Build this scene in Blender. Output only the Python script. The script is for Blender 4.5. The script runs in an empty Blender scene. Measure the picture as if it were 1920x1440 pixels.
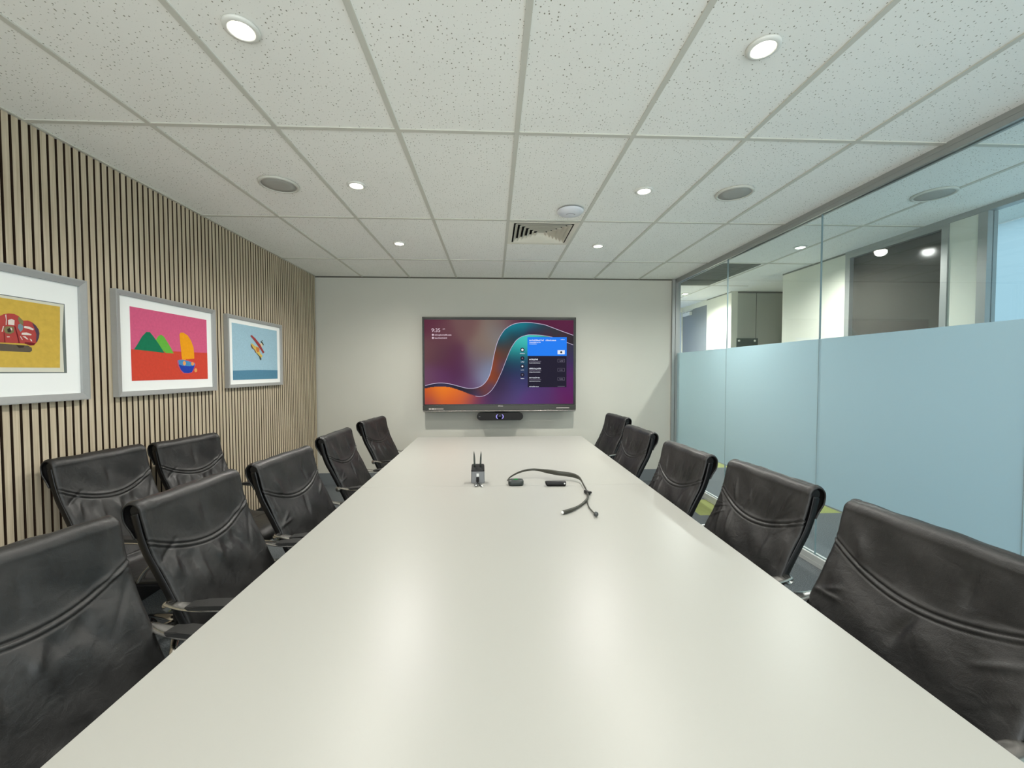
import bpy, bmesh, math, random
from mathutils import Vector, Matrix
import numpy as np

C = bpy.context.scene.collection
PI = math.pi
random.seed(7)
EXPO = 0.06
ZC = 2.68          # ceiling height
XL, XR = -2.267, 2.415
YB = 5.351         # far wall
YN = -1.9          # wall behind the camera
TT = 0.73          # table top height
TX0, TX1, TY0, TY1 = -0.849, 0.999, 0.12, 4.60

# ------------------------------------------------------------------ materials
def lin(r, g, b):
    f = lambda c: (c/255/12.92) if c/255 <= 0.04045 else ((c/255+0.055)/1.055)**2.4
    return (f(r), f(g), f(b), 1)

def newmat(name):
    m = bpy.data.materials.new(name); m.use_nodes = True
    nt = m.node_tree
    return m, nt, nt.nodes['Principled BSDF']

def mat(name, col, rough=0.5, metal=0.0, spec=0.5, noise=0, nscale=40, bump=0, bscale=200, coat=0, bdist=0.002):
    m, nt, b = newmat(name)
    b.inputs['Base Color'].default_value = col
    b.inputs['Roughness'].default_value = rough
    b.inputs['Metallic'].default_value = metal
    b.inputs['Specular IOR Level'].default_value = spec
    b.inputs['Coat Weight'].default_value = coat
    tc = nt.nodes.new('ShaderNodeTexCoord')
    if noise:
        n = nt.nodes.new('ShaderNodeTexNoise'); n.inputs['Scale'].default_value = nscale; n.inputs['Detail'].default_value = 5
        nt.links.new(tc.outputs['Object'], n.inputs['Vector'])
        mx = nt.nodes.new('ShaderNodeMixRGB'); mx.blend_type = 'MIX'
        mx.inputs[1].default_value = tuple(c*(1-noise) for c in col[:3])+(1,)
        mx.inputs[2].default_value = tuple(min(1, c*(1+noise)) for c in col[:3])+(1,)
        nt.links.new(n.outputs['Fac'], mx.inputs[0]); nt.links.new(mx.outputs[0], b.inputs['Base Color'])
    if bump:
        n = nt.nodes.new('ShaderNodeTexNoise'); n.inputs['Scale'].default_value = bscale; n.inputs['Detail'].default_value = 4
        nt.links.new(tc.outputs['Object'], n.inputs['Vector'])
        bp = nt.nodes.new('ShaderNodeBump'); bp.inputs['Strength'].default_value = bump; bp.inputs['Distance'].default_value = bdist
        nt.links.new(n.outputs['Fac'], bp.inputs['Height']); nt.links.new(bp.outputs[0], b.inputs['Normal'])
    return m

def emis(name, col, strength):
    m, nt, b = newmat(name)
    b.inputs['Base Color'].default_value = (0.003, 0.003, 0.003, 1)
    b.inputs['Emission Color'].default_value = col
    b.inputs['Emission Strength'].default_value = strength; b.inputs['Specular IOR Level'].default_value = 0.04
    return m

M = {}
M['wall'] = mat('painted wall', lin(197, 196, 186), 0.75, spec=0.25, noise=0.03, nscale=3, bump=0.12, bscale=350)
M['corr'] = mat('corridor wall paint', lin(214, 214, 200), 0.7, spec=0.3, noise=0.03, nscale=3)
M['alcove'] = mat('grey partition panel', lin(172, 173, 162), 0.7, spec=0.3)
M['greydoor'] = mat('dark grey door paint', lin(112, 118, 122), 0.5)
M['skirt'] = mat('grey vinyl skirting', lin(112, 118, 121), 0.6)
M['blackskirt'] = mat('black skirting', lin(22, 22, 22), 0.6)
M['felt'] = mat('dark felt backing', lin(13, 9, 7), 0.95, spec=0.1)
M['tbar'] = mat('ceiling grid metal', lin(205, 204, 194), 0.55, spec=0.3)
M['whitetrim'] = mat('white powder coat', lin(225, 225, 218), 0.45)
M['cream'] = mat('cream vent plastic', lin(226, 222, 208), 0.5)
M['ventdark'] = mat('dark duct interior', lin(48, 46, 44), 0.85)
M['grille'] = mat('speaker grille mesh', lin(168, 168, 162), 0.6, noise=0.12, nscale=420)
M['alu'] = mat('brushed aluminium frame', lin(168, 170, 167), 0.42, metal=0.6)
M['chrome'] = mat('polished aluminium', lin(205, 203, 198), 0.2, metal=1.0)
M['silicone'] = mat('pane joint silicone', lin(128, 146, 148), 0.35)
M['framedark'] = mat('dark window gasket', lin(60, 70, 72), 0.5)
M['pframe'] = mat('silver painted picture frame', lin(172, 173, 172), 0.35, metal=0.35, noise=0.04, nscale=60)
M['mount'] = mat('white mount board', lin(243, 245, 243), 0.85, spec=0.2, bump=0.05, bscale=500)
M['paper'] = mat('ivory paper', lin(216, 214, 198), 0.9, spec=0.1)
M['table'] = mat('white laminate table top', lin(160, 160, 154), 0.36, spec=0.45, bump=0.02, bscale=900)
M['tedge'] = mat('table edge band', lin(215, 214, 205), 0.45)
M['seamline'] = mat('table joint line', lin(120, 120, 114), 0.5)
M['tleg'] = mat('white table pedestal', lin(190, 190, 184), 0.5)
M['black'] = mat('black plastic', lin(17, 17, 17), 0.45, spec=0.3)
M['blackgloss'] = mat('glossy black metal', lin(12, 12, 13), 0.3, spec=0.35)
M['padblack'] = mat('black armrest pad', lin(30, 30, 29), 0.6, bump=0.2, bscale=700)
M['backcloth'] = mat('black backing cloth', lin(10, 10, 10), 0.85, spec=0.1)
M['bezel'] = mat('display bezel', lin(62, 62, 58), 0.3, metal=0.6)
M['bezelblack'] = mat('display inner border', lin(10, 10, 10), 0.25)
M['bezellip'] = mat('display lower lip', lin(140, 136, 130), 0.25, metal=0.9)
M['sticker'] = mat('grey sticker', lin(140, 132, 126), 0.5)
M['stickerlt'] = mat('pale sticker print', lin(215, 208, 205), 0.5)
M['caddy'] = mat('grey caddy body', lin(120, 122, 124), 0.45)
M['whitepl'] = mat('white plastic', lin(222, 222, 220), 0.4)
M['apwhite'] = mat('access point white', lin(222, 224, 230), 0.4)
M['grey'] = mat('mid grey plastic', lin(120, 120, 122), 0.4)
M['puckled'] = emis('green status ring', lin(60, 170, 90), 0.6)
M['dongle'] = mat('dark grey plug', lin(60, 64, 64), 0.35)
M['strap'] = mat('headset strap', lin(58, 58, 50), 0.4, noise=0.1, nscale=30)
M['pencil'] = mat('dark stylus', lin(52, 58, 54), 0.35)
M['darkgreen'] = mat('dark green board', lin(38, 62, 54), 0.4)
M['lens'] = emis('downlight lens', (1.0, 0.95, 0.82, 1), 14)
M['halo'] = emis('bar indicator light', lin(170, 160, 250), 1.1)

def slat_mat():
    m, nt, b = newmat('pale oak slats')
    tc = nt.nodes.new('ShaderNodeTexCoord'); mp = nt.nodes.new('ShaderNodeMapping')
    mp.inputs['Scale'].default_value = (90, 90, 2.5)
    nt.links.new(tc.outputs['Object'], mp.inputs['Vector'])
    n = nt.nodes.new('ShaderNodeTexNoise'); n.inputs['Scale'].default_value = 1.0; n.inputs['Detail'].default_value = 6
    nt.links.new(mp.outputs[0], n.inputs['Vector'])
    cr = nt.nodes.new('ShaderNodeValToRGB')
    cr.color_ramp.elements[0].position = 0.3; cr.color_ramp.elements[0].color = lin(178, 163, 138)
    cr.color_ramp.elements[1].position = 0.7; cr.color_ramp.elements[1].color = lin(208, 195, 171)
    nt.links.new(n.outputs['Fac'], cr.inputs[0]); nt.links.new(cr.outputs[0], b.inputs['Base Color'])
    b.inputs['Roughness'].default_value = 0.6; b.inputs['Specular IOR Level'].default_value = 0.3
    return m
M['slat'] = slat_mat()

def tile_mat():
    m, nt, b = newmat('mineral fibre ceiling tile')
    tc = nt.nodes.new('ShaderNodeTexCoord')
    mp = nt.nodes.new('ShaderNodeMapping'); mp.inputs['Scale'].default_value = (62, 50, 1)
    nt.links.new(tc.outputs['Object'], mp.inputs['Vector'])
    v = nt.nodes.new('ShaderNodeTexVoronoi'); v.voronoi_dimensions = '2D'; v.inputs['Scale'].default_value = 1.0
    nt.links.new(mp.outputs[0], v.inputs['Vector'])
    sep = nt.nodes.new('ShaderNodeSeparateColor'); nt.links.new(v.outputs['Color'], sep.inputs[0])
    thr = nt.nodes.new('ShaderNodeMath'); thr.operation = 'MULTIPLY_ADD'; thr.inputs[1].default_value = 0.15; thr.inputs[2].default_value = 0.015
    pw = nt.nodes.new('ShaderNodeMath'); pw.operation = 'POWER'; pw.inputs[1].default_value = 2.0
    nt.links.new(sep.outputs[0], pw.inputs[0]); nt.links.new(pw.outputs[0], thr.inputs[0])
    lt = nt.nodes.new('ShaderNodeMath'); lt.operation = 'LESS_THAN'
    nt.links.new(v.outputs['Distance'], lt.inputs[0]); nt.links.new(thr.outputs[0], lt.inputs[1])
    n = nt.nodes.new('ShaderNodeTexNoise'); n.inputs['Scale'].default_value = 4
    nt.links.new(tc.outputs['Object'], n.inputs['Vector'])
    base = nt.nodes.new('ShaderNodeMixRGB'); base.inputs[1].default_value = lin(243, 243, 238); base.inputs[2].default_value = lin(248, 248, 243)
    nt.links.new(n.outputs['Fac'], base.inputs[0])
    mx = nt.nodes.new('ShaderNodeMixRGB'); mx.inputs[2].default_value = lin(140, 138, 124)
    nt.links.new(lt.outputs[0], mx.inputs[0]); nt.links.new(base.outputs[0], mx.inputs[1]); nt.links.new(mx.outputs[0], b.inputs['Base Color'])
    b.inputs['Roughness'].default_value = 0.9; b.inputs['Specular IOR Level'].default_value = 0.15
    return m
M['tile'] = tile_mat()

def carpet(name, a, c):
    m, nt, b = newmat(name)
    tc = nt.nodes.new('ShaderNodeTexCoord')
    n = nt.nodes.new('ShaderNodeTexNoise'); n.inputs['Scale'].default_value = 160; n.inputs['Detail'].default_value = 3
    nt.links.new(tc.outputs['Object'], n.inputs['Vector'])
    cr = nt.nodes.new('ShaderNodeValToRGB'); cr.color_ramp.elements[0].position = 0.35; cr.color_ramp.elements[1].position = 0.65
    cr.color_ramp.elements[0].color = a; cr.color_ramp.elements[1].color = c
    nt.links.new(n.outputs['Fac'], cr.inputs[0]); nt.links.new(cr.outputs[0], b.inputs['Base Color'])
    bp = nt.nodes.new('ShaderNodeBump'); bp.inputs['Strength'].default_value = 0.6; bp.inputs['Distance'].default_value = 0.004
    nt.links.new(n.outputs['Fac'], bp.inputs['Height']); nt.links.new(bp.outputs[0], b.inputs['Normal'])
    b.inputs['Roughness'].default_value = 0.95; b.inputs['Specular IOR Level'].default_value = 0.1
    return m
M['carpet'] = carpet('charcoal carpet tile', lin(74, 79, 82), lin(110, 115, 117))
M['carpetgreen'] = carpet('green carpet tile', lin(120, 128, 78), lin(152, 158, 104))

def leather_mat():
    m, nt, b = newmat('black leather')
    tc = nt.nodes.new('ShaderNodeTexCoord')
    n = nt.nodes.new('ShaderNodeTexNoise'); n.inputs['Scale'].default_value = 9; n.inputs['Detail'].default_value = 6
    nt.links.new(tc.outputs['Object'], n.inputs['Vector'])
    cr = nt.nodes.new('ShaderNodeValToRGB'); cr.color_ramp.elements[0].position = 0.3; cr.color_ramp.elements[1].position = 0.75
    cr.color_ramp.elements[0].color = lin(19, 19, 19); cr.color_ramp.elements[1].color = lin(42, 41, 40)
    nt.links.new(n.outputs['Fac'], cr.inputs[0]); nt.links.new(cr.outputs[0], b.inputs['Base Color'])
    rr = nt.nodes.new('ShaderNodeMapRange'); rr.inputs['To Min'].default_value = 0.34; rr.inputs['To Max'].default_value = 0.56
    nt.links.new(n.outputs['Fac'], rr.inputs['Value']); nt.links.new(rr.outputs[0], b.inputs['Roughness'])
    v = nt.nodes.new('ShaderNodeTexVoronoi'); v.inputs['Scale'].default_value = 420
    nt.links.new(tc.outputs['Object'], v.inputs['Vector'])
    bp = nt.nodes.new('ShaderNodeBump'); bp.inputs['Strength'].default_value = 0.25; bp.inputs['Distance'].default_value = 0.0008
    nt.links.new(v.outputs['Distance'], bp.inputs['Height'])
    n2 = nt.nodes.new('ShaderNodeTexNoise'); n2.inputs['Scale'].default_value = 28; n2.inputs['Detail'].default_value = 4; n2.inputs['Distortion'].default_value = 0.6
    nt.links.new(tc.outputs['Object'], n2.inputs['Vector'])
    bp2 = nt.nodes.new('ShaderNodeBump'); bp2.inputs['Strength'].default_value = 0.35; bp2.inputs['Distance'].default_value = 0.006
    nt.links.new(n2.outputs['Fac'], bp2.inputs['Height']); nt.links.new(bp.outputs[0], bp2.inputs['Normal'])
    nt.links.new(bp2.outputs[0], b.inputs['Normal'])
    b.inputs['Specular IOR Level'].default_value = 0.5
    return m
M['leather'] = leather_mat()

def glass_mat(name, tint, gl=1.45, rough=0.0):
    m = bpy.data.materials.new(name); m.use_nodes = True; nt = m.node_tree; nt.nodes.clear()
    o = nt.nodes.new('ShaderNodeOutputMaterial'); mx = nt.nodes.new('ShaderNodeMixShader')
    t = nt.nodes.new('ShaderNodeBsdfTransparent'); t.inputs[0].default_value = tint
    g = nt.nodes.new('ShaderNodeBsdfGlossy'); g.inputs['Roughness'].default_value = rough
    ge = nt.nodes.new('ShaderNodeNewGeometry'); dt = nt.nodes.new('ShaderNodeVectorMath'); dt.operation = 'DOT_PRODUCT'
    nt.links.new(ge.outputs['Normal'], dt.inputs[0]); nt.links.new(ge.outputs['Incoming'], dt.inputs[1])
    def mth(op, a, b=None, c=None):
        n = nt.nodes.new('ShaderNodeMath'); n.operation = op
        for i, v in enumerate((a, b, c)):
            if v is None: continue
            if isinstance(v, (int, float)): n.inputs[i].default_value = v
            else: nt.links.new(v, n.inputs[i])
        return n.outputs[0]
    f0 = ((gl-1)/(gl+1))**2
    ab = mth('ABSOLUTE', dt.outputs['Value']); om = mth('SUBTRACT', 1.0, ab); p5 = mth('POWER', om, 5.0)
    fr = mth('MULTIPLY_ADD', p5, 1-f0, f0)
    nt.links.new(fr, mx.inputs[0]); nt.links.new(t.outputs[0], mx.inputs[1]); nt.links.new(g.outputs[0], mx.inputs[2])
    nt.links.new(mx.outputs[0], o.inputs[0])
    return m
M['glass'] = glass_mat('clear tinted partition glass', (0.93, 0.975, 0.985, 1))

def film_mat():
    m = bpy.data.materials.new('frosted film'); m.use_nodes = True; nt = m.node_tree; nt.nodes.clear()
    o = nt.nodes.new('ShaderNodeOutputMaterial')
    d = nt.nodes.new('ShaderNodeBsdfDiffuse'); d.inputs[0].default_value = lin(198, 214, 219)
    t = nt.nodes.new('ShaderNodeBsdfTranslucent'); t.inputs[0].default_value = lin(221, 238, 243)
    g = nt.nodes.new('ShaderNodeBsdfGlossy'); g.inputs['Roughness'].default_value = 0.35
    a = nt.nodes.new('ShaderNodeMixShader'); a.inputs[0].default_value = 0.68
    b = nt.nodes.new('ShaderNodeMixShader'); b.inputs[0].default_value = 0.06
    nt.links.new(d.outputs[0], a.inputs[1]); nt.links.new(t.outputs[0], a.inputs[2])
    nt.links.new(a.outputs[0], b.inputs[1]); nt.links.new(g.outputs[0], b.inputs[2]); nt.links.new(b.outputs[0], o.inputs[0])
    return m
M['film'] = film_mat()
M['darkpane'] = mat('dark window pane', lin(74, 73, 68), 0.1, spec=0.5, noise=0.03, nscale=2)
M['daypane'] = glass_mat('exterior glazing', (0.97, 0.985, 0.99, 1))

# ------------------------------------------------------------------ mesh helpers
def add_box(bm, c, s, mi=0, rz=0.0, bev=0.0):
    hx, hy, hz = s[0]/2, s[1]/2, s[2]/2
    co, si = math.cos(rz), math.sin(rz)
    t = bmesh.new()
    vs = [t.verts.new((x*hx, y*hy, z*hz)) for x in (-1, 1) for y in (-1, 1) for z in (-1, 1)]
    for f in ((0, 1, 3, 2), (4, 6, 7, 5), (0, 4, 5, 1), (2, 3, 7, 6), (0, 2, 6, 4), (1, 5, 7, 3)):
        t.faces.new([vs[i] for i in f])
    if bev:
        bmesh.ops.bevel(t, geom=t.edges[:], offset=bev, segments=2, affect='EDGES', profile=0.6)
    m = {}
    for v in t.verts:
        x, y, z = v.co
        m[v] = bm.verts.new((c[0]+x*co-y*si, c[1]+x*si+y*co, c[2]+z))
    for f in t.faces:
        nf = bm.faces.new([m[v] for v in f.verts]); nf.material_index = mi
    t.free()

def bx(bm, x0, x1, y0, y1, z0, z1, mi=0, bev=0.0):
    add_box(bm, ((x0+x1)/2, (y0+y1)/2, (z0+z1)/2), (abs(x1-x0), abs(y1-y0), abs(z1-z0)), mi, 0, bev)

def add_prism(bm, pts, axis, a, b, mi=0):
    """pts 2-D polygon, extruded along axis between a and b"""
    def P(p, t):
        if axis == 0: return (t, p[0], p[1])
        if axis == 1: return (p[0], t, p[1])
        return (p[0], p[1], t)
    A = [bm.verts.new(P(p, a)) for p in pts]; B = [bm.verts.new(P(p, b)) for p in pts]
    n = len(pts)
    fs = [bm.faces.new(A), bm.faces.new(B[::-1])]
    for i in range(n):
        fs.append(bm.faces.new([A[i], B[i], B[(i+1) % n], A[(i+1) % n]]))
    for f in fs: f.material_index = mi

def add_lathe(bm, prof, c=(0, 0, 0), seg=32, mi=0, axis=2, smooth=True):
    rings = []
    for r, h in prof:
        ring = []
        for i in range(seg):
            a = 2*PI*i/seg
            x, y = r*math.cos(a), r*math.sin(a)
            p = (c[0]+x, c[1]+y, c[2]+h) if axis == 2 else ((c[0]+x, c[1]+h, c[2]+y) if axis == 1 else (c[0]+h, c[1]+x, c[2]+y))
            ring.append(bm.verts.new(p))
        rings.append(ring)
    for A, B in zip(rings, rings[1:]):
        for i in range(seg):
            f = bm.faces.new([A[i], A[(i+1) % seg], B[(i+1) % seg], B[i]]); f.smooth = smooth; f.material_index = mi
    for R in (rings[0], rings[-1]):
        if (R[0].co-R[seg//2].co).length > 1e-6:
            try: f = bm.faces.new(R); f.material_index = mi
            except Exception: pass

def add_tube(bm, pts, rad, seg=12, mi=0, up=(0, 0, 1), flat=1.0, square=False, cap=True):
    """sweep: rad = float or list; flat = ratio of the binormal radius"""
    pts = [Vector(p) for p in pts]; n = len(pts)
    if not hasattr(rad, '__len__'): rad = [rad]*n
    if not hasattr(flat, '__len__'): flat = [flat]*n
    rings = []
    upv = Vector(up)
    for i, p in enumerate(pts):
        t = (pts[min(i+1, n-1)]-pts[max(i-1, 0)]).normalized()
        s = t.cross(upv)
        if s.length < 1e-4: s = t.cross(Vector((1, 0.01, 0)))
        s.normalize(); u = s.cross(t).normalized()
        ring = []
        for k in range(seg):
            a = 2*PI*k/seg
            ca, sa = math.cos(a), math.sin(a)
            if square:
                e = 0.35
                ca = math.copysign(abs(ca)**e, ca); sa = math.copysign(abs(sa)**e, sa)
            ring.append(bm.verts.new(p+s*(ca*rad[i]*flat[i])+u*(sa*rad[i])))
        rings.append(ring)
    for A, B in zip(rings, rings[1:]):
        for k in range(seg):
            f = bm.faces.new([A[k], A[(k+1) % seg], B[(k+1) % seg], B[k]]); f.smooth = not square; f.material_index = mi
    if cap:
        for R in (rings[0], rings[-1]):
            f = bm.faces.new(R); f.material_index = mi

def smooth_path(pts, n=60):
    """Catmull-Rom through pts"""
    P = [Vector(p) for p in pts]; P = [P[0]*2-P[1]]+P+[P[-1]*2-P[-2]]
    out = []; segs = len(P)-3
    for j in range(n+1):
        t = j/n*segs; i = min(int(t), segs-1); t -= i
        a, b, c, d = P[i:i+4]
        out.append(0.5*((2*b)+(c-a)*t+(2*a-5*b+4*c-d)*t*t+(3*b-a-3*c+d)*t*t*t))
    return out

def obj(name, bm, mats, parent=None, recalc=True):
    if recalc: bmesh.ops.recalc_face_normals(bm, faces=bm.faces[:])
    me = bpy.data.meshes.new(name); bm.to_mesh(me); bm.free()
    if not isinstance(mats, (list, tuple)): mats = [mats]
    for k in mats: me.materials.append(M[k] if isinstance(k, str) else k)
    o = bpy.data.objects.new(name, me); C.objects.link(o)
    if parent is not None: o.parent = parent
    return o

def tag(o, label, cat, group=None):
    o['label'] = label; o['category'] = cat
    if group: o['group'] = group
    return o

def thing(name, label, cat, loc=(0, 0, 0), rotz=0, group=None):
    o = bpy.data.objects.new(name, None); C.objects.link(o)
    o.location = loc; o.rotation_euler = (0, 0, rotz); o.empty_display_size = 0.1
    return tag(o, label, cat, group)

def struct(name, bm, mats, parent=None):
    o = obj(name, bm, mats, parent)
    if parent is None: o['kind'] = 'structure'
    return o

def local(parent_loc, f):
    bm = bmesh.new(); f(bm)
    bmesh.ops.translate(bm, verts=bm.verts[:], vec=-Vector(parent_loc))
    return bm

# ------------------------------------------------------------------ setting
XF = 6.2   # how far the floor and ceiling run beyond the corridor
# floor of carpet tiles 0.5 m
bm = bmesh.new()
green = {(2.1, 4.02), (3.1, 4.02), (4.1, 4.02), (3.1, 6.02), (-1.4, 1.02), (-0.4, 3.02), (2.1, 0.02), (3.1, 0.02), (3.1, 2.02)}
nx0, ny0 = -10, -14
for i in range(nx0, 13):
    for j in range(ny0, 17):
        x, y = 0.1+0.5*i, 1.02+0.5*j-1.0
        x0, x1 = max(x, -2.45), min(x+0.5, XF if y >= 4.7 else 4.3); y0, y1 = max(y, YN-0.1), min(y+0.5, 8.2)
        if x1-x0 < 1e-3 or y1-y0 < 1e-3: continue
        vs = [bm.verts.new(p) for p in ((x0, y0, 0), (x1, y0, 0), (x1, y1, 0), (x0, y1, 0))]
        f = bm.faces.new(vs); f.material_index = 1 if (round(x, 2), round(y, 2)) in green else 0
bmesh.ops.remove_doubles(bm, verts=bm.verts[:], dist=1e-4)
g = bmesh.ops.extrude_face_region(bm, geom=bm.faces[:])
bmesh.ops.translate(bm, verts=[v for v in g['geom'] if isinstance(v, bmesh.types.BMVert)], vec=(0, 0, -0.08))
struct('floor', bm, ['carpet', 'carpetgreen'])

# ceiling tiles: recessed a little above the grid
XG0, YG0 = -1.6775, 4.517
bm = bmesh.new()
HX0, HX1, HY0, HY1 = 0.150, 0.695, 3.360, 3.904
za, zb = ZC+0.006, ZC+0.06
bx(bm, -2.45, HX0, YN-0.1, 8.2, za, zb); bx(bm, HX1, 4.3, YN-0.1, 8.2, za, zb); bx(bm, 4.3, XF, 4.75, 8.2, za, zb)
bx(bm, HX0, HX1, YN-0.1, HY0, za, zb); bx(bm, HX0, HX1, HY1, 8.2, za, zb)
ceil = struct('ceiling', bm, 'tile')
bm = bmesh.new()
xs = [XG0+0.6*i for i in range(-1, 7)] + [3.10]
for x in xs:
    if x < XL: continue
    if x > XR: y0, y1 = YN, 7.7
    else: y0, y1 = YN, YB
    bx(bm, x-0.012, x+0.012, y0, y1, ZC, ZC+0.008)
for j in range(-2, 7):
    y = YG0-1.2*(4-j)+1.2*0
    if y > 7.6: continue
    if y < YB: bx(bm, XL, XR, y-0.012, y+0.012, ZC+0.0005, ZC+0.0085)
    bx(bm, XR+0.06, 3.64, y-0.012, y+0.012, ZC+0.0005, ZC+0.0085)
bx(bm, XL-0.01, XL+0.016, YN, YB, ZC+0.001, ZC+0.008)
struct('ceiling_grid', bm, 'tbar', ceil)

# dark return-air tile over the corridor
bm = bmesh.new()
bx(bm, 2.50, 3.04, 4.545, 5.66, ZC-0.004, ZC+0.005)
for k in range(26):
    y = 4.57+k*0.042
    add_box(bm, (2.77, y, ZC-0.006), (0.5, 0.012, 0.005))
tag(obj('ceiling_panel', bm, 'alcove_dark' if False else mat('dark ceiling panel', lin(112, 114, 106), 0.8)),
    'dark grey rectangular panel set in the corridor ceiling beyond the glass', 'ceiling panel')

# far wall
bm = bmesh.new(); bx(bm, -2.45, XR+0.06, YB, YB+0.12, 0, ZC+0.006)
wf = struct('wall_far', bm, 'wall')
bm = bmesh.new(); bx(bm, XL, XR, YB-0.004, YB, ZC-0.014, ZC+0.004); struct('trim_1', bm, mat('shadow line', lin(95, 92, 82), 0.8))
bm = bmesh.new(); bx(bm, XL, XR-0.045, YB-0.008, YB, ZC-0.024, ZC-0.014); struct('trim_2', bm, mat('wall angle', lin(200, 199, 190), 0.6))
bm = bmesh.new(); bx(bm, XL+0.012, XR-0.05, YB-0.012, YB, 0, 0.155, bev=0.002); struct('baseboard_far', bm, 'skirt')
# left wall: felt backing with oak slats
bm = bmesh.new(); bx(bm, -2.45, XL-0.016, YN, YB, 0, ZC+0.006, 0)
k = 0
y = 2.0525-0.0405*114
while y < YB-0.02:
    # y = start of a gap 12.5 mm wide; the slat follows
    a, b = y+0.0125, min(y+0.0405, YB)
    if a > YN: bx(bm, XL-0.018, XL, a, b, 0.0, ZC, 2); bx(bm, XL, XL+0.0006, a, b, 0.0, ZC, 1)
    y += 0.0405
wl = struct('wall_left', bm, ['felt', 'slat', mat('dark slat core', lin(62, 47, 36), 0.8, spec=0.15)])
bm = bmesh.new(); bx(bm, XL, XL+0.012, YN, YB, 0, 0.15, bev=0.002); struct('baseboard_left', bm, 'blackskirt')

# wall behind the camera; the broad unseen window is added to brighten the ceiling
WZ0, WZ1, WX0, WX1 = 0.1, 2.62, -2.1, 2.3
bm = bmesh.new()
bx(bm, -2.45, WX0, YN-0.15, YN, 0, ZC+0.006); bx(bm, WX1, XR+0.06, YN-0.15, YN, 0, ZC+0.006)
bx(bm, WX0, WX1, YN-0.15, YN, 0, WZ0); bx(bm, WX0, WX1, YN-0.15, YN, WZ1, ZC+0.006)
struct('wall_near', bm, 'wall')
bm = bmesh.new(); bx(bm, WX0, WX1, YN-0.1, YN-0.09, WZ0, WZ1)
w = struct('window_9', bm, 'daypane')
bm = bmesh.new()
for x in (WX0+0.02, (WX0+WX1)/2, WX1-0.02): bx(bm, x-0.02, x+0.02, YN-0.12, YN-0.06, WZ0, WZ1)
for z in (WZ0+0.02, WZ1-0.02): bx(bm, WX0, WX1, YN-0.12, YN-0.06, z-0.02, z+0.02)
struct('window_frame', bm, 'alu', w)  # frame of the added window

# glass partition on the right
GX = XR+0.03
joints = [YB-0.03, 4.179, 2.960, 1.755, 0.545, -0.665, YN]
for n in range(6):
    y1, y0 = joints[n]-0.0015, joints[n+1]+0.0015
    bm = bmesh.new(); bx(bm, GX-0.005, GX+0.005, y0, y1, 0.055, ZC-0.05)
    p = struct('window_%d' % (n+1), bm, 'glass')
    bm = bmesh.new(); bx(bm, GX-0.0062, GX-0.0054, y0, y1, 0.485, 1.708)
    struct('frosted_film', bm, 'film', p)
    bm = bmesh.new(); bx(bm, GX-0.0072, GX+0.006, y0-0.0032, y0, 0.055, ZC-0.05)
    struct('pane_joint', bm, 'silicone', p)
bm = bmesh.new()   # head rail, stepped
bx(bm, XR, XR+0.06, YN, YB, ZC-0.022, ZC+0.006)
bx(bm, XR+0.002, XR+0.02, YN, YB, ZC-0.052, ZC-0.022)
bx(bm, XR+0.04, XR+0.058, YN, YB, ZC-0.052, ZC-0.022)
struct('trim_3', bm, 'alu')
bm = bmesh.new()   # floor rail
bx(bm, XR, XR+0.06, YN, YB, 0, 0.03)
bx(bm, XR+0.002, XR+0.02, YN, YB, 0.03, 0.075, bev=0.002)
bx(bm, XR+0.04, XR+0.058, YN, YB, 0.03, 0.075, bev=0.002)
struct('trim_4', bm, mat('satin floor rail', lin(200, 203, 200), 0.4, metal=0.3))
bm = bmesh.new()   # corner post
bx(bm, XR-0.05, XR-0.012, YB-0.035, YB, 0, ZC-0.0005)
bx(bm, XR-0.006, XR+0.0585, YB-0.035, YB, 0, ZC-0.023)
struct('trim_5', bm, 'alu')

# corridor
XC = 3.64
bm = bmesh.new()
bx(bm, XC, XC+0.1, 4.085, 5.01, 0, ZC+0.006)
bx(bm, XC, XC+0.1, 6.12, 6.84, 0, ZC+0.006)
bx(bm, XC, XC+0.1, 3.16, 4.085, 0, 0.95)
bx(bm, XC, XC+0.1, 2.93, 3.13, 0, ZC-0.0351)
struct('wall_right', bm, 'corr')
bm = bmesh.new()
bx(bm, XC+0.1, 5.6, 6.121, 6.22, 0, ZC+0.006)
bx(bm, XC+0.1, 5.6, 4.9, 5.0, 0, ZC+0.006)
bx(bm, 5.6, 5.7, 4.9, 6.22, 0, ZC+0.006)
struct('wall_alcove', bm, 'alcove')
bm = bmesh.new()
bx(bm, XC+0.101, 5.6, 6.112, 6.12, ZC-0.02, ZC+0.004)
bx(bm, 4.03, 4.036, 6.117, 6.122, 0, ZC-0.02)
struct('trim_6', bm, mat('alcove joint shadow', lin(92, 92, 84), 0.8))
# dark window in the corridor wall
bm = bmesh.new(); bx(bm, XC+0.03, XC+0.045, 3.18, 4.03, 0.98, 2.625)
wd = struct('window_7', bm, 'darkpane')
bm = bmesh.new()
bx(bm, XC-0.012, XC+0.08, 4.03, 4.084, 0.951, ZC-0.0351); bx(bm, XC-0.012, XC+0.08, 3.131, 3.18, 0.951, ZC-0.0351)
bx(bm, XC-0.012, XC+0.08, 3.18, 4.03, 2.615, ZC-0.0351); bx(bm, XC-0.012, XC+0.08, 3.18, 4.03, 0.951, 0.99)
struct('window_frame', bm, 'alu', wd)
bm = bmesh.new(); bx(bm, XC-0.014, XC+0.06, YN, 4.084, ZC-0.035, ZC+0.005)
struct('trim_7', bm, 'alu')
bm = bmesh.new(); bx(bm, XC-0.004, XC, 4.085, 5.01, ZC-0.012, ZC+0.004); bx(bm, XC-0.004, XC, 6.12, 6.84, ZC-0.012, ZC+0.004)
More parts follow.
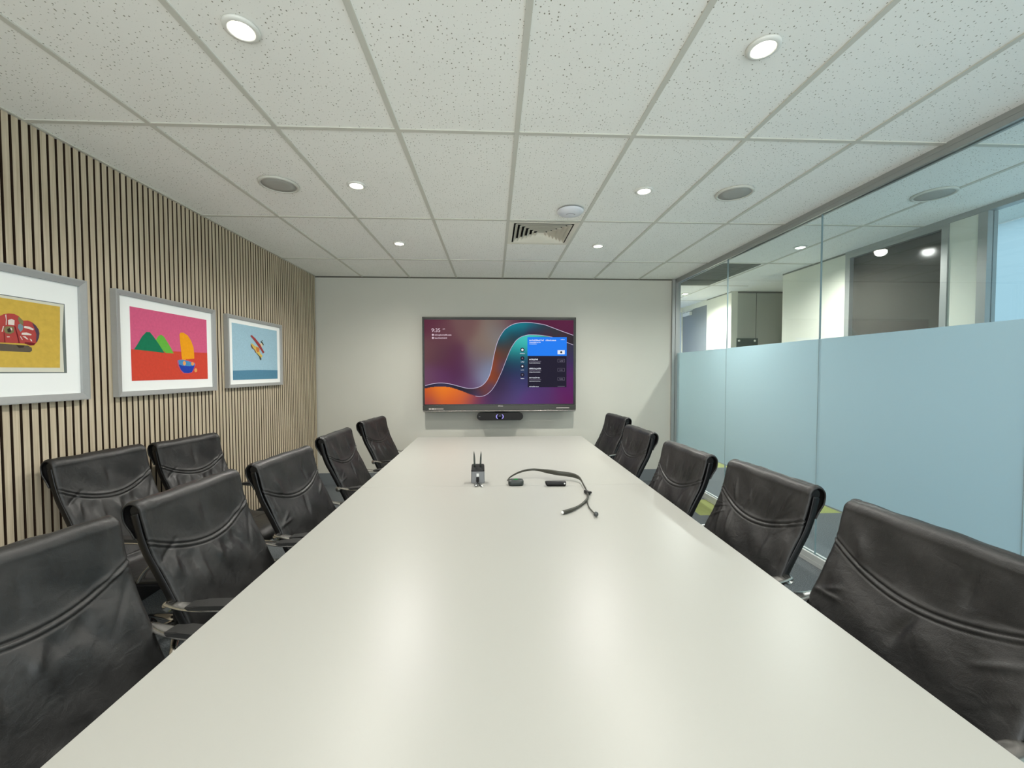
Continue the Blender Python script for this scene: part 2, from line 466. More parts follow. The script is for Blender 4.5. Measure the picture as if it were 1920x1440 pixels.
struct('trim_8', bm, mat('corridor shadow line', lin(120, 122, 114), 0.8))
# bright glazed front nearer the camera
bm = bmesh.new(); bx(bm, XC+0.03, XC+0.04, -0.2, 2.87, 0.05, ZC-0.036)
wb = struct('window_8', bm, 'daypane')
bm = bmesh.new()
bx(bm, XC-0.01, XC+0.07, 2.87, 2.93, 0, ZC-0.0355); bx(bm, XC-0.01, XC+0.07, -0.25, -0.2, 0, ZC-0.0355); bx(bm, XC, XC+0.07, -0.2, 2.87, 0, 0.05)
struct('window_frame', bm, 'alu', wb)
bm = bmesh.new(); bx(bm, XC, XC+0.1, YN-0.1, -0.25, 0, ZC+0.006); struct('wall_corridor_near', bm, 'corr')
# office beyond that glazing: added translucent sheet that turns sky light pale blue
M['blind'] = None
m, nt, b = newmat('pale roller blind'); nt.nodes.remove(b)
o_ = nt.nodes['Material Output']; tr = nt.nodes.new('ShaderNodeBsdfTranslucent'); tr.inputs[0].default_value = (0.36, 0.44, 0.475, 1)
nt.links.new(tr.outputs[0], o_.inputs[0]); M['blind'] = m
bm = bmesh.new(); bx(bm, XC+0.1, 4.25, 4.75, 4.85, 0, ZC+0.006); struct('wall_office', bm, 'corr')
bm = bmesh.new(); bx(bm, 4.2, 4.206, -1.9, 4.75, 0.0, ZC+0.004)
tag(obj('roller_blind', bm, 'blind'), 'pale blue daylit roller blind behind the corridor glazing at right', 'blind')
# end of corridor
bm = bmesh.new()
bx(bm, 2.3, XC+0.12, 7.75, 7.85, 2.6, ZC+0.006); bx(bm, XC-0.01, 5.7, 7.75, 7.85, 0, 2.6)
bx(bm, 2.3, 2.55, 7.75, 7.85, 0, 2.6)
struct('wall_corridor_end', bm, 'corr')
bm = bmesh.new(); bx(bm, 2.55, XC-0.01, 7.78, 7.79, 0, 2.6)
m, nt, b = newmat('frosted door glass'); nt.nodes.remove(b)
tr = nt.nodes.new('ShaderNodeBsdfTranslucent'); tr.inputs[0].default_value = (0.36, 0.43, 0.55, 1)
nt.links.new(tr.outputs[0], nt.nodes['Material Output'].inputs[0]); M['frostdoor'] = m
struct('door_1', bm, 'frostdoor')
bm = bmesh.new(); bx(bm, XR+0.0, XR+0.1, YB+0.12, 7.75, 0, ZC+0.006); struct('wall_corridor_left', bm, 'corr')
# grey door with closer
bm = bmesh.new(); bx(bm, XC+0.01, XC+0.06, 6.845, 7.745, 0, 2.6)
d2 = struct('door_2', bm, 'greydoor')
bm = bmesh.new(); bx(bm, XC-0.04, XC+0.01, 7.38, 7.66, 2.50, 2.56, bev=0.004); bx(bm, XC-0.028, XC-0.012, 7.3, 7.7, 2.575, 2.587)
bx(bm, XC-0.03, XC-0.01, 7.55, 7.57, 2.555, 2.58)
struct('door_closer', bm, 'whitetrim', d2)
bm = bmesh.new(); bx(bm, XC+0.005, XC+0.1, 6.84, 7.75, 2.6, ZC+0.006); struct('trim_9', bm, 'corr')
# dark green board in the alcove
t = thing('wall_board', 'dark green board with white marks on the alcove wall beyond the glass', 'board', (3.89, 6.117, 1.77))
bm = bmesh.new(); bx(bm, -0.165, 0.165, -0.018, 0, -0.2, 0.2, bev=0.003); obj('board_panel', bm, 'darkgreen', t)
bm = bmesh.new()
for x in (-0.135, 0.115): add_lathe(bm, [(0.0, 0), (0.016, 0), (0.016, -0.008), (0, -0.008)], (x, -0.018, 0.16), 14, 0, 1)
obj('fixing', bm, 'whitetrim', t)

# ------------------------------------------------------------------ ceiling fittings
def downlight(x, y, label, energy, group='round recessed ceiling downlights', glow=None):
    t = thing('downlight', label, 'ceiling light', (x, y, ZC), 0, group)
    bm = bmesh.new(); add_lathe(bm, [(0.040, 0.004), (0.040, -0.004), (0.046, -0.007), (0.058, -0.003), (0.060, 0.0045)], seg=40)
    obj('trim_ring', bm, 'whitetrim', t)
    bm = bmesh.new(); add_lathe(bm, [(0.0, -0.0035), (0.0395, -0.0035), (0.0395, 0.002), (0, 0.002)], seg=32)
    obj('lens', bm, 'lens', t)
    l = bpy.data.lights.new('lamp', 'SPOT'); l.energy = energy; l.spot_size = math.radians(165); l.spot_blend = 1.0
    l.shadow_soft_size = 0.045; l.color = (1.0, 0.965, 0.90)
    lo = bpy.data.objects.new('lamp', l); C.objects.link(lo); lo.location = (0, 0, -0.02); lo.parent = t
    return t
E_DL = 56
rows = [1.525, 2.74, 3.95]
nm = {(-1, 0): 'large lit downlight near the top left of the ceiling', (1, 0): 'large lit downlight near the top right of the ceiling',
      (-1, 1): 'lit downlight beside the left ceiling speaker', (1, 1): 'lit downlight beside the right ceiling speaker',
      (-1, 2): 'small lit downlight over the far left chairs, nearest the far wall', (1, 2): 'small lit downlight just right of the square air vent'}
for s, x in ((-1, -0.888), (1, 1.015)):
    for k, y in enumerate(rows): downlight(x, y, nm[(s, k)], E_DL*(0.75, 1.05, 2.5)[k])
    for y in (0.31, -0.9): downlight(x, y, 'lit downlight behind the camera position', E_DL)
downlight(3.01, 3.91, 'lit corridor downlight seen through the glass near the tall pane joint', 190)
downlight(3.01, 6.32, 'lit corridor downlight at the far end beyond the glass corner', 380)
downlight(3.01, 1.5, 'lit corridor downlight out of view at right', 30)

def speaker(x, y, label):
    t = thing('ceiling_speaker', label, 'speaker', (x, y, ZC), 0, 'round ceiling speakers')
    bm = bmesh.new(); add_lathe(bm, [(0.102, 0.004), (0.102, -0.006), (0.108, -0.009), (0.118, -0.006), (0.121, 0.0045)], seg=48)
    obj('rim', bm, 'tbar', t)
    bm = bmesh.new(); add_lathe(bm, [(0.0, -0.007), (0.06, -0.0065), (0.1015, -0.004), (0.1015, 0.002), (0, 0.002)], seg=48)
    obj('grille', bm, 'grille', t)
speaker(-1.385, 2.75, 'round white ceiling speaker on the left half of the ceiling')
speaker(1.645, 2.75, 'round white ceiling speaker on the right half of the ceiling')
speaker(3.03, 2.71, 'round ceiling speaker seen through the glass in the corridor ceiling')

# wireless access point disc
t = thing('access_point', 'domed white disc with a curved slot on the ceiling beside the air vent', 'access point', (0.582, 3.09, ZC))
bm = bmesh.new(); add_lathe(bm, [(0.0, -0.036), (0.03, -0.0355), (0.06, -0.032), (0.085, -0.024), (0.098, -0.013), (0.1, -0.007), (0.097, -0.004)], seg=48)
obj('dome', bm, 'apwhite', t)
bm = bmesh.new(); add_lathe(bm, [(0.0, 0.0), (0.092, 0.0), (0.096, -0.005), (0, -0.005)], seg=40); obj('base_ring', bm, 'grey', t)
bm = bmesh.new()
add_tube(bm, [(0.034*math.cos(a), -0.0+0.034*math.sin(a), -0.0358) for a in [math.radians(200+14*i) for i in range(11)]], 0.0016, 6)
obj('slot_mark', bm, 'grey', t)

# square air diffuser
VX, VY, VS = 0.4225, 3.632, 0.576
t = thing('air_vent', 'square cream four-way air vent with nested louvres in the ceiling', 'air vent', (VX, VY, ZC))
def ring_frustum(bm, r0, z0, r1, z1, th=0.002):
    for (ax, bx_, az, bz) in ((r0, r1, z0, z1),):
        q0 = [(-ax, -ax), (ax, -ax), (ax, ax), (-ax, ax)]; q1 = [(-bx_, -bx_), (bx_, -bx_), (bx_, bx_), (-bx_, bx_)]
        A = [bm.verts.new((x, y, az)) for x, y in q0]; B = [bm.verts.new((x, y, bz)) for x, y in q1]
        A2 = [bm.verts.new((x, y, az+th)) for x, y in q0]; B2 = [bm.verts.new((x, y, bz+th)) for x, y in q1]
        for i in range(4):
            j = (i+1) % 4
            bm.faces.new([A[i], A[j], B[j], B[i]]); bm.faces.new([A2[i], B2[i], B2[j], A2[j]])
            bm.faces.new([A[i], A2[i], A2[j], A[j]]); bm.faces.new([B[i], B[j], B2[j], B2[i]])
bm = bmesh.new()
R = VS/2
ring_frustum(bm, 0.250, 0.003, R, -0.001, 0.003)
obj('outer_frame', bm, 'cream', t)
for k in range(6):
    bm = bmesh.new(); r = 0.222-0.038*k
    ring_frustum(bm, max(r-0.012, 0.004), 0.030, r+0.014, -0.003, 0.0015)
    obj('louvre', bm, 'cream', t)
bm = bmesh.new()
bx(bm, -0.262, 0.262, -0.262, 0.262, 0.150, 0.152)
for sg in (-1, 1):
    bx(bm, sg*0.264, sg*0.262, -0.262, 0.262, 0.012, 0.150); bx(bm, -0.262, 0.262, sg*0.264, sg*0.262, 0.012, 0.150)
obj('duct_box', bm, 'ventdark', t)

# ------------------------------------------------------------------ display on the far wall
SY = 5.18
t = thing('wall_display', 'large wall-mounted screen showing an orange and teal ribbon picture', 'screen', (0.08, YB, 1.555))
X0, X1, Z0, Z1 = -0.892, 1.055, 0.958, 2.154
L = (0.08, YB, 1.555)
def F(bm):
    bx(bm, X0+0.002, X1-0.002, SY+0.012, SY+0.075, Z0+0.004, Z1-0.003, 0, 0.006)
obj('back_case', local(L, F), 'bezel', t)
def F(bm):
    bx(bm, X0, X0+0.016, SY, SY+0.02, Z0+0.02, Z1, 0, 0.004); bx(bm, X1-0.016, X1, SY, SY+0.02, Z0+0.02, Z1, 0, 0.004)
    bx(bm, X0, X1, SY, SY+0.02, Z1-0.022, Z1, 0, 0.004); bx(bm, X0, X1, SY-0.004, SY+0.02, Z0+0.016, 1.04, 0, 0.004)
obj('bezel', local(L, F), 'bezel', t)
def F(bm): bx(bm, X0+0.006, X1-0.006, SY-0.012, SY+0.014, Z0, Z0+0.017, 0, 0.006)
obj('lower_lip', local(L, F), 'bezellip', t)
def F(bm): bx(bm, X0+0.015, X1-0.015, SY+0.004, SY+0.012, 1.039, Z1-0.021)
obj('inner_border', local(L, F), 'bezelblack', t)
def F(bm): bx(bm, -0.35, 0.5, SY+0.075, YB, 1.3, 1.85)
obj('wall_bracket', local(L, F), 'black', t)
def F(bm):
    bx(bm, X0+0.075, X0+0.26, SY-0.0048, SY-0.0035, 0.985, 1.003, 0)
    bx(bm, X0+0.08, X0+0.10, SY-0.0054, SY-0.0046, 0.987, 1.001, 1); bx(bm, X0+0.115, X0+0.14, SY-0.0054, SY-0.0046, 0.987, 1.001, 1); bx(bm, X0+0.15, X0+0.165, SY-0.0054, SY-0.0046, 0.99, 0.998, 1)
obj('sticker', local(L, F), ['sticker', 'stickerlt'], t)
def F(bm):
    bx(bm, X1-0.255, X1-0.085, SY-0.0048, SY-0.0035, 0.994, 1.008, 0)
    for i in range(16): bx(bm, X1-0.25+i*0.0098, X1-0.244+i*0.0098, SY-0.0054, SY-0.0046, 0.998, 1.005, 1)
obj('sticker', local(L, F), ['sticker', 'stickerlt'], t)
def F(bm):
    xx = 0.058
    for wv, hv in ((0.012, 0.008), (0.006, 0.010), (0.004, 0.006), (0.008, 0.006), (0.007, 0.006), (0.006, 0.006), (0.008, 0.006)):
        bx(bm, xx, xx+wv, SY-0.0054, SY-0.0035, 1.024, 1.024+hv); xx += wv+0.002
obj('maker_mark', local(L, F), 'stickerlt', t)

# picture: colours worked out per grid vertex
SX0, SX1, SZ0, SZ1 = -0.866, 1.022, 1.052, 2.118
NU, NV = 300, 170
up = np.array([(90, 857), (100, 855), (175, 836), (250, 826), (320, 828), (400, 842), (480, 864), (560, 884), (610, 888), (650, 885), (700, 872), (740, 850), (780, 810), (810, 760), (832, 700), (850, 620), (865, 540), (880, 470), (900, 395), (930, 320), (980, 240), (1020, 205), (1060, 180), (1110, 160), (1170, 150), (1230, 147), (1300, 150), (1380, 161), (1450, 175), (1520, 200), (1600, 230), (1690, 262), (1768, 290), (1780, 294)], float)
lo = np.array([(90, 887), (100, 885), (175, 871), (250, 865), (320, 868), (380, 875), (450, 896), (520, 920), (570, 943), (620, 960), (660, 972), (700, 978), (740, 974), (770, 965), (805, 943), (840, 910), (870, 870), (900, 820), (930, 756), (960, 690), (985, 625), (1010, 560), (1035, 498), (1060, 440), (1090, 390), (1120, 350), (1160, 318), (1200, 300), (1245, 288), (1290, 285), (1400, 290), (1520, 310), (1600, 335), (1700, 372), (1768, 398), (1780, 402)], float)
bgA = [((110, 150), (82, 30, 52)), ((120, 450), (96, 62, 66)), ((300, 300), (92, 52, 62)), ((300, 500), (82, 48, 60)), ((560, 200), (105, 75, 75)), ((800, 300), (124, 102, 88)), ((960, 140), (120, 100, 85)), ((1100, 130), (80, 25, 55)), ((820, 450), (124, 108, 95)), ((700, 520), (112, 92, 90)), ((500, 700), (72, 28, 66)), ((420, 560), (80, 34, 62)), ((640, 640), (98, 80, 98)), ((800, 650), (110, 125, 155)), ((760, 760), (130, 140, 165)), ((600, 860), (88, 60, 96)), ((120, 800), (100, 65, 88)), ((300, 780), (86, 44, 84)), ((1450, 140), (78, 12, 52)), ((1750, 140), (84, 14, 58)), ((1750, 250), (76, 14, 52)), ((980, 200), (100, 95, 95)), ((900, 300), (118, 122, 130))]
bgB = [((120, 910), (200, 80, 20)), ((280, 890), (240, 140, 20)), ((300, 960), (225, 110, 35)), ((450, 930), (225, 115, 25)), ((150, 1040), (120, 50, 80)), ((400, 1040), (175, 62, 45)), ((560, 980), (200, 95, 60)), ((650, 1040), (110, 45, 75)), ((760, 1040), (72, 42, 90)), ((1000, 1000), (80, 62, 112)), ((1100, 850), (72, 66, 120)), ((900, 930), (50, 35, 60)), ((980, 820), (36, 20, 50)), ((1060, 640), (14, 32, 58)), ((1120, 740), (40, 40, 85)), ((1130, 560), (8, 80, 92)), ((1100, 450), (30, 150, 145)), ((1180, 350), (84, 205, 195)), ((1230, 420), (30, 165, 165)), ((1230, 600), (10, 70, 90)), ((1350, 300), (60, 190, 180)), ((1480, 330), (30, 110, 110)), ((1400, 600), (14, 34, 60)), ((1230, 700), (50, 40, 90)), ((1730, 420), (46, 46, 62)), ((1730, 560), (48, 38, 82)), ((1740, 720), (78, 28, 90)), ((1730, 900), (84, 22, 88)), ((1720, 1040), (92, 26, 82)), ((1400, 960), (68, 44, 98)), ((1300, 1040), (84, 50, 110)), ((1500, 1040), (86, 38, 92))]
rbU = [((100, 870), (36, 32, 52)), ((300, 848), (48, 44, 72)), ((450, 885), (32, 28, 46)), ((600, 920), (40, 30, 44)), ((700, 930), (58, 34, 44)), ((690, 965), (72, 60, 110)), ((760, 900), (130, 58, 36)), ((820, 880), (70, 52, 90)), ((840, 760), (150, 66, 26)), ((900, 740), (96, 46, 36)), ((960, 640), (64, 60, 110)), ((875, 620), (150, 62, 20)), ((940, 580), (88, 46, 38)), ((900, 480), (110, 55, 32)), ((980, 480), (76, 56, 50)), ((930, 380), (30, 60, 76)), ((1010, 400), (60, 52, 52)), ((980, 290), (6, 110, 128)), ((1060, 320), (38, 52, 62)), ((1100, 200), (0, 124, 140)), ((1200, 170), (0, 120, 134)), ((1150, 270), (20, 56, 74)), ((1300, 180), (14, 100, 116)), ((1300, 260), (60, 14, 46)), ((1420, 200), (20, 58, 72)), ((1450, 280), (66, 24, 46)), ((1560, 250), (40, 44, 50)), ((1650, 320), (58, 30, 46)), ((1740, 330), (38, 32, 40))]
def poly_side(px, py, curve):
    # even-odd: True where the point lies above/left of curve (closing through the upper left corner)
    poly = np.vstack([curve, [[1790, 0], [60, 0]]])
    inside = np.zeros(px.shape, bool); n = len(poly); j = n-1
    for i in range(n):
        xi, yi = poly[i]; xj, yj = poly[j]
        c = ((yi > py) != (yj > py)) & (px < (xj-xi)*(py-yi)/((yj-yi) if yj != yi else 1e-9)+xi)
        inside ^= c; j = i
    return inside
def idw(px, py, pts, sg=95.0):
    acc = np.zeros(px.shape+(3,)); wsum = np.zeros(px.shape)
    for (x, y), c in pts:
        d2 = (px-x)**2+(py-y)**2; wt = np.exp(-d2/(2*sg**2))+1e-4/(1+d2/9e4)**2
        acc += wt[..., None]*np.array(c, float); wsum += wt
    return acc/wsum[..., None]
U, V = np.meshgrid(np.linspace(0, 1, NU), np.linspace(0, 1, NV))
px, py = 95+U*1675, 120+(1-V)*945
A = idw(px, py, bgA); B = idw(px, py, bgB); Rb = idw(px, py, rbU, 55.0)
above = poly_side(px, py, up); above2 = poly_side(px, py, lo)
img = np.where(above[..., None], A, np.where(above2[..., None], Rb, B))
s = img/255.0
imgl = np.where(s <= 0.04045, s/12.92, ((s+0.055)/1.055)**2.4)
me = bpy.data.meshes.new('screen')
vx = SX0+U*(SX1-SX0)-L[0]; vz = SZ0+V*(SZ1-SZ0)-L[2]; vy = np.full(vx.shape, SY+0.0035-L[1])
verts = np.stack([vx, vy, vz], -1).reshape(-1, 3)
idx = np.arange(NU*NV).reshape(NV, NU)
faces = np.stack([idx[:-1, :-1], idx[:-1, 1:], idx[1:, 1:], idx[1:, :-1]], -1).reshape(-1, 4)
me.from_pydata(verts.tolist(), [], faces.tolist())
ca = me.color_attributes.new('picture', 'FLOAT_COLOR', 'POINT')
ca.data.foreach_set('color', np.concatenate([imgl.reshape(-1, 3), np.ones((NU*NV, 1))], 1).astype(np.float32).ravel())
m, nt, b = newmat('display picture'); b.inputs['Base Color'].default_value = (0.002, 0.002, 0.002, 1); b.inputs['Roughness'].default_value = 0.45; b.inputs['Specular IOR Level'].default_value = 0.1
at = nt.nodes.new('ShaderNodeAttribute'); at.attribute_name = 'picture'
nt.links.new(at.outputs['Color'], b.inputs['Emission Color']); b.inputs['Emission Strength'].default_value = 1.0
me.materials.append(m)
scr = bpy.data.objects.new('screen', me); C.objects.link(scr); scr.parent = t

def scol(name, r, g_, b_, k=1.0):
    return emis(name, lin(r, g_, b_), k)
ui = [scol('ui blue', 32, 122, 236), scol('ui dark', 30, 26, 44), scol('ui white', 225, 230, 240), scol('ui dim', 118, 112, 130), scol('ui pale line', 190, 180, 205), scol('ui pink white', 218, 196, 208)]
def S(x, y):  # crop coordinates -> world x, z (local to the display)
    return SX0+(x-95)/1675*(SX1-SX0)-L[0], SZ1-(y-120)/945*(SZ1-SZ0)-L[2]
YS = SY-L[1]
def rect(bm, x0, y0, x1, y1, mi, d=1):
    a = S(x0, y0); b_ = S(x1, y1)
    bx(bm, a[0], b_[0], YS+0.003-0.0006*d-0.0004, YS+0.003-0.0006*d, b_[1], a[1], mi)
def disc(bm, x, y, r, mi, d=1, r0=0):
    cx, cz = S(x, y); rr = r/1675*(SX1-SX0); ri = r0/1675*(SX1-SX0)
    yy = YS+0.003-0.0006*d
    if r0 == 0: add_lathe(bm, [(0, 0), (rr, 0), (rr, -0.0004), (0, -0.0004)], (cx, yy, cz), 20, mi, 1, False)
    else: add_lathe(bm, [(ri, 0), (rr, 0), (rr, -0.0004), (ri, -0.0004)], (cx, yy, cz), 20, mi, 1, False)
rnd = random.Random(3)
def scribble(bm, x0, x1, yc, h, mi, d=2):
    """tiny letter-like strokes: the writing in the photograph is too small to read"""
    x = x0
    while x < x1:
        wch = h*rnd.uniform(0.35, 0.6)
        k = rnd.random()
        y0, y1 = yc-h/2, yc+h/2
        if k < 0.25: y0 += h*0.3
        elif k < 0.35: y1 += h*0.25; y0 += h*0.3
        elif k < 0.6: y0 += h*0.25
        st = h*0.2
        rect(bm, x, y0, x+st, y1, mi, d)
        if rnd.random() < 0.8: rect(bm, x+st, y1-st, x+wch, y1, mi, d)
        if rnd.random() < 0.6: rect(bm, x+st, (y0+y1)/2-st/2, x+wch, (y0+y1)/2+st/2, mi, d)
        if rnd.random() < 0.5: rect(bm, x+wch-st, y0+h*0.2, x+wch, y1, mi, d)
        x += wch+h*0.16
bm = bmesh.new()
rect(bm, 1247, 311, 1693, 522, 0, 1)
rect(bm, 1250, 522, 1691, 877, 1, 1)
rect(bm, 1589, 458, 1671, 503, 2, 2)
disc(bm, 1630, 481, 12, 1, 3, 7)
scribble(bm, 1268, 1430, 345, 19, 2, 2); scribble(bm, 1452, 1570, 345, 17, 2, 2); scribble(bm, 1268, 1396, 370, 10, 2, 2); scribble(bm, 1268, 1350, 387, 9, 2, 2); scribble(bm, 1625, 1672, 338, 11, 2, 2)
for k, y in enumerate((577, 680, 782)):
    scribble(bm, 1268, (1360, 1402, 1382)[k], y-16, 17, 2, 2); scribble(bm, 1268, 1402, y+7, 10, 3, 2); scribble(bm, 1268, 1392, y+25, 8, 2, 2)
    for (a, b_, c, d_) in ((1590, y-18, 1670, y-16), (1590, y+16, 1670, y+18), (1590, y-18, 1592, y+18), (1668, y-18, 1670, y+18)): rect(bm, a, b_, c, d_, 3, 2)
    scribble(bm, 1612, 1648, y, 14, 3, 2)
scribble(bm, 1268, 1375, 868, 13, 2, 2); rect(bm, 1590, 865, 1672, 869, 3, 2)
for k, y in enumerate((454, 549, 640, 736)):
    disc(bm, 1190, y, 23, 1, 1); disc(bm, 1190, y, (13, 8, 10, 8)[k], (2, 3, 2, 3)[k], 2)
    scribble(bm, 1172 if k else 1162, 1208 if k else 1218, y+40, 9, 2, 2)
scribble(bm, 210, 395, 288, 15, 5, 1); scribble(bm, 210, 340, 323, 15, 5, 1)
disc(bm, 190, 288, 11, 5, 1, 7); disc(bm, 190, 323, 11, 5, 1, 7)
# outlines of the ribbon
def strip(curve, wdt, mi):
    pts = [S(x, y) for x, y in curve if 96 <= x <= 1769]
    P = [Vector((a, YS+0.0028, c)) for a, c in pts]
    P = smooth_path(P, 120)
    h = wdt/1675*(SX1-SX0)/2
    pr = None
    for i, p in enumerate(P):
        tt_ = (P[min(i+1, len(P)-1)]-P[max(0, i-1)]).normalized(); n_ = Vector((-tt_.z, 0, tt_.x))
        a = bm.verts.new(p+n_*h); c = bm.verts.new(p-n_*h)
        if pr: f = bm.faces.new([pr[0], a, c, pr[1]]); f.material_index = mi
        pr = (a, c)
strip(up, 6, 4); strip(lo[10:], 5, 4)
obj('screen_panels', bm, ui, t)
def text_mesh(s, size, loc, parent, matl, name, rot=(PI/2, 0, 0)):
    cu = bpy.data.curves.new(name, 'FONT'); cu.body = s; cu.size = size; cu.extrude = 0.0003
    to = bpy.data.objects.new(name, cu); C.objects.link(to)
    dg = bpy.context.evaluated_depsgraph_get()
    me = bpy.data.meshes.new_from_object(to.evaluated_get(dg)); bpy.data.objects.remove(to)
    me.materials.clear(); me.materials.append(matl)
    o = bpy.data.objects.new(name, me); C.objects.link(o); o.parent = parent; o.location = loc; o.rotation_euler = rot
    return o
a = S(174, 257); text_mesh('9:35', 0.066, (a[0], YS+0.0022, a[1]), t, ui[5], 'clock_text')
a = S(298, 230); text_mesh('AM', 0.02, (a[0], YS+0.0022, a[1]), t, ui[5], 'clock_suffix')

# video bar under the display
LB = (0.0825, YB, 0.895)
t = thing('video_bar', 'long black rounded video bar with glowing ring under the wall screen', 'video bar', LB)
def capsule(r, hw, n=14):
    p = []
    for i in range(n+1):
        a = -PI/2+PI*i/n; p.append((hw-r+r*math.cos(a), r*math.sin(a)))
    for i in range(n+1):
        a = PI/2+PI*i/n; p.append((-(hw-r)+r*math.cos(a), r*math.sin(a)))
    return p
bm = bmesh.new(); add_prism(bm, capsule(0.047, 0.294), 1, 5.165-YB, 5.24-YB); obj('bar_body', bm, 'black', t)
bm = bmesh.new(); add_prism(bm, capsule(0.040, 0.287), 1, 5.162-YB, 5.166-YB); obj('front_mesh', bm, mat('bar grille', lin(14, 13, 13), 0.7), t)
bm = bmesh.new(); bx(bm, -0.06, 0.06, 5.24-YB, 0, -0.02, 0.05); obj('mounting_arm', bm, 'black', t)
bm = bmesh.new(); add_lathe(bm, [(0.0, 0.0), (0.026, 0.0), (0.03, 0.003), (0.03, 0.006)], (-0.003, 5.157-YB, 0.0), 32, 0, 1)
obj('camera_lens', bm, mat('camera lens', lin(10, 12, 26), 0.05), t)
bm = bmesh.new()
for s0 in (1, -1):
    bm = bmesh.new()
    pts = [(-0.003+s0*0.043*math.cos(math.radians(a)), 5.160-YB, 0.036*math.sin(math.radians(a))) for a in range(-52, 53, 8)]
    rr = [0.0015+0.0045*math.cos(math.radians(a)*1.5) for a in range(-52, 53, 8)]
    add_tube(bm, pts, rr, 8, up=(0, 1, 0))
    obj('light_arc', bm, 'halo', t)
bm = bmesh.new(); bx(bm, -0.27, -0.25, 5.160-YB, 5.163-YB, -0.004, 0.004); obj('maker_mark', bm, 'grey', t)

# ------------------------------------------------------------------ framed pictures on the slatted wall
def flat_poly(bm, pts, x, mi):
    """polygon in the (y, z) picture plane facing +x"""
    f = bm.faces.new([bm.verts.new((x, p[0], p[1])) for p in pts]); f.material_index = mi
def art(name, y0, y1, z0, z1, label, fw=0.03, depth=0.035):
    t = thing(name, label, 'picture', (XL, (y0+y1)/2, (z0+z1)/2), 0, 'framed pictures on the slatted wall')
    hy, hz = (y1-y0)/2, (z1-z0)/2
    bm = bmesh.new()
    prof = [(0.001, 0), (depth, 0), (depth, 0.006), (depth-0.006, fw), (0.001, fw)]
    # mitred frame: profile swept round the rectangle
    loops = []
    for (dx, inn) in prof:
        loops.append([bm.verts.new((dx, sy*(hy-inn), sz*(hz-inn))) for sy, sz in ((-1, -1), (1, -1), (1, 1), (-1, 1))])
    n = len(loops)
    for i in range(n):
        a, b = loops[i], loops[(i+1) % n]
        for k in range(4): bm.faces.new([a[k], a[(k+1) % 4], b[(k+1) % 4], b[k]])
    obj('frame', bm, 'pframe', t)
    bm = bmesh.new(); bx(bm, 0.006, 0.018, -(hy-fw-0.0005), hy-fw-0.0005, -(hz-fw-0.0005), hz-fw-0.0005); obj('mount', bm, 'mount', t)
    return t, hy, hz
def paint(name, r, g_, b_, n=0.12, sc=60):
    return mat(name, lin(r, g_, b_), 0.8, spec=0.15, noise=n, nscale=sc)
# --- boat picture: frame y 2.535..3.41
t, hy, hz = art('framed_picture', 2.535, 3.405, 1.318, 1.964, 'silver framed painting of a yellow-sailed boat and green hills on pink')
mats = [paint('pink sky', 212, 94, 132), paint('red sea', 208, 72, 54), paint('dark green hill', 24, 118, 84), paint('light green hill', 104, 178, 66),
        paint('yellow sail', 238, 160, 28), paint('pale blue deck', 76, 140, 190), paint('blue hull', 38, 66, 168), paint('peach figure', 232, 158, 92), paint('pink outline', 205, 90, 120)]
bm = bmesh.new()
# picture coords from the zoom: x 840..1345 -> -1..1 ; y 320..798 -> top..bottom (perspective handled with a measured scale)
PW, PH = 0.338, 0.231
pcy, pcz = 0.012, 0.003
def A2(u, v): return (pcy+(-1+2*u)*PW, pcz+(1-2*v)*PH)
bx(bm, 0.018, 0.0188, pcy-PW, pcy+PW, pcz-PH, pcz+PH, 0)
def shape(pts, mi, lay): flat_poly(bm, [A2(*p) for p in pts], 0.0188+0.00035*lay, mi)
shape([(0, 0.575), (1, 0.56), (1, 1), (0, 1)], 1, 1)
shape([(0.28, 0.42), (0.31, 0.36), (0.345, 0.335), (0.38, 0.36), (0.43, 0.45), (0.47, 0.53), (0.50, 0.60), (0.40, 0.60), (0.33, 0.53)], 3, 2)
shape([(0.03, 0.575), (0.07, 0.50), (0.12, 0.39), (0.17, 0.32), (0.21, 0.315), (0.25, 0.37), (0.31, 0.47), (0.38, 0.60), (0.2, 0.585)], 2, 3)
shape([(0.60, 0.27), (0.64, 0.265), (0.70, 0.30), (0.75, 0.38), (0.785, 0.49), (0.79, 0.60), (0.79, 0.665), (0.70, 0.68), (0.665, 0.68), (0.66, 0.74), (0.615, 0.745), (0.605, 0.60), (0.59, 0.40), (0.585, 0.30)], 4, 3)
shape([(0.545, 0.70), (0.60, 0.685), (0.70, 0.70), (0.80, 0.735), (0.81, 0.77), (0.79, 0.80), (0.78, 0.85), (0.75, 0.895), (0.69, 0.91), (0.62, 0.905), (0.585, 0.86), (0.555, 0.79), (0.54, 0.73)], 8, 4)
shape([(0.555, 0.70), (0.62, 0.69), (0.70, 0.71), (0.795, 0.745), (0.79, 0.78), (0.72, 0.795), (0.62, 0.79), (0.565, 0.765)], 5, 5)
shape([(0.56, 0.765), (0.62, 0.785), (0.72, 0.79), (0.795, 0.775), (0.77, 0.84), (0.745, 0.89), (0.69, 0.90), (0.63, 0.895), (0.59, 0.85)], 6, 6)
def blob(cu, cv, ru, rv, mi, lay, n=14):
    shape([(cu+ru*math.cos(2*PI*i/n), cv+rv*math.sin(2*PI*i/n)) for i in range(n)], mi, lay)
blob(0.64, 0.745, 0.022, 0.035, 7, 7); blob(0.76, 0.75, 0.022, 0.03, 7, 7); blob(0.805, 0.855, 0.022, 0.034, 7, 7)
obj('painting', bm, mats, t, recalc=False)
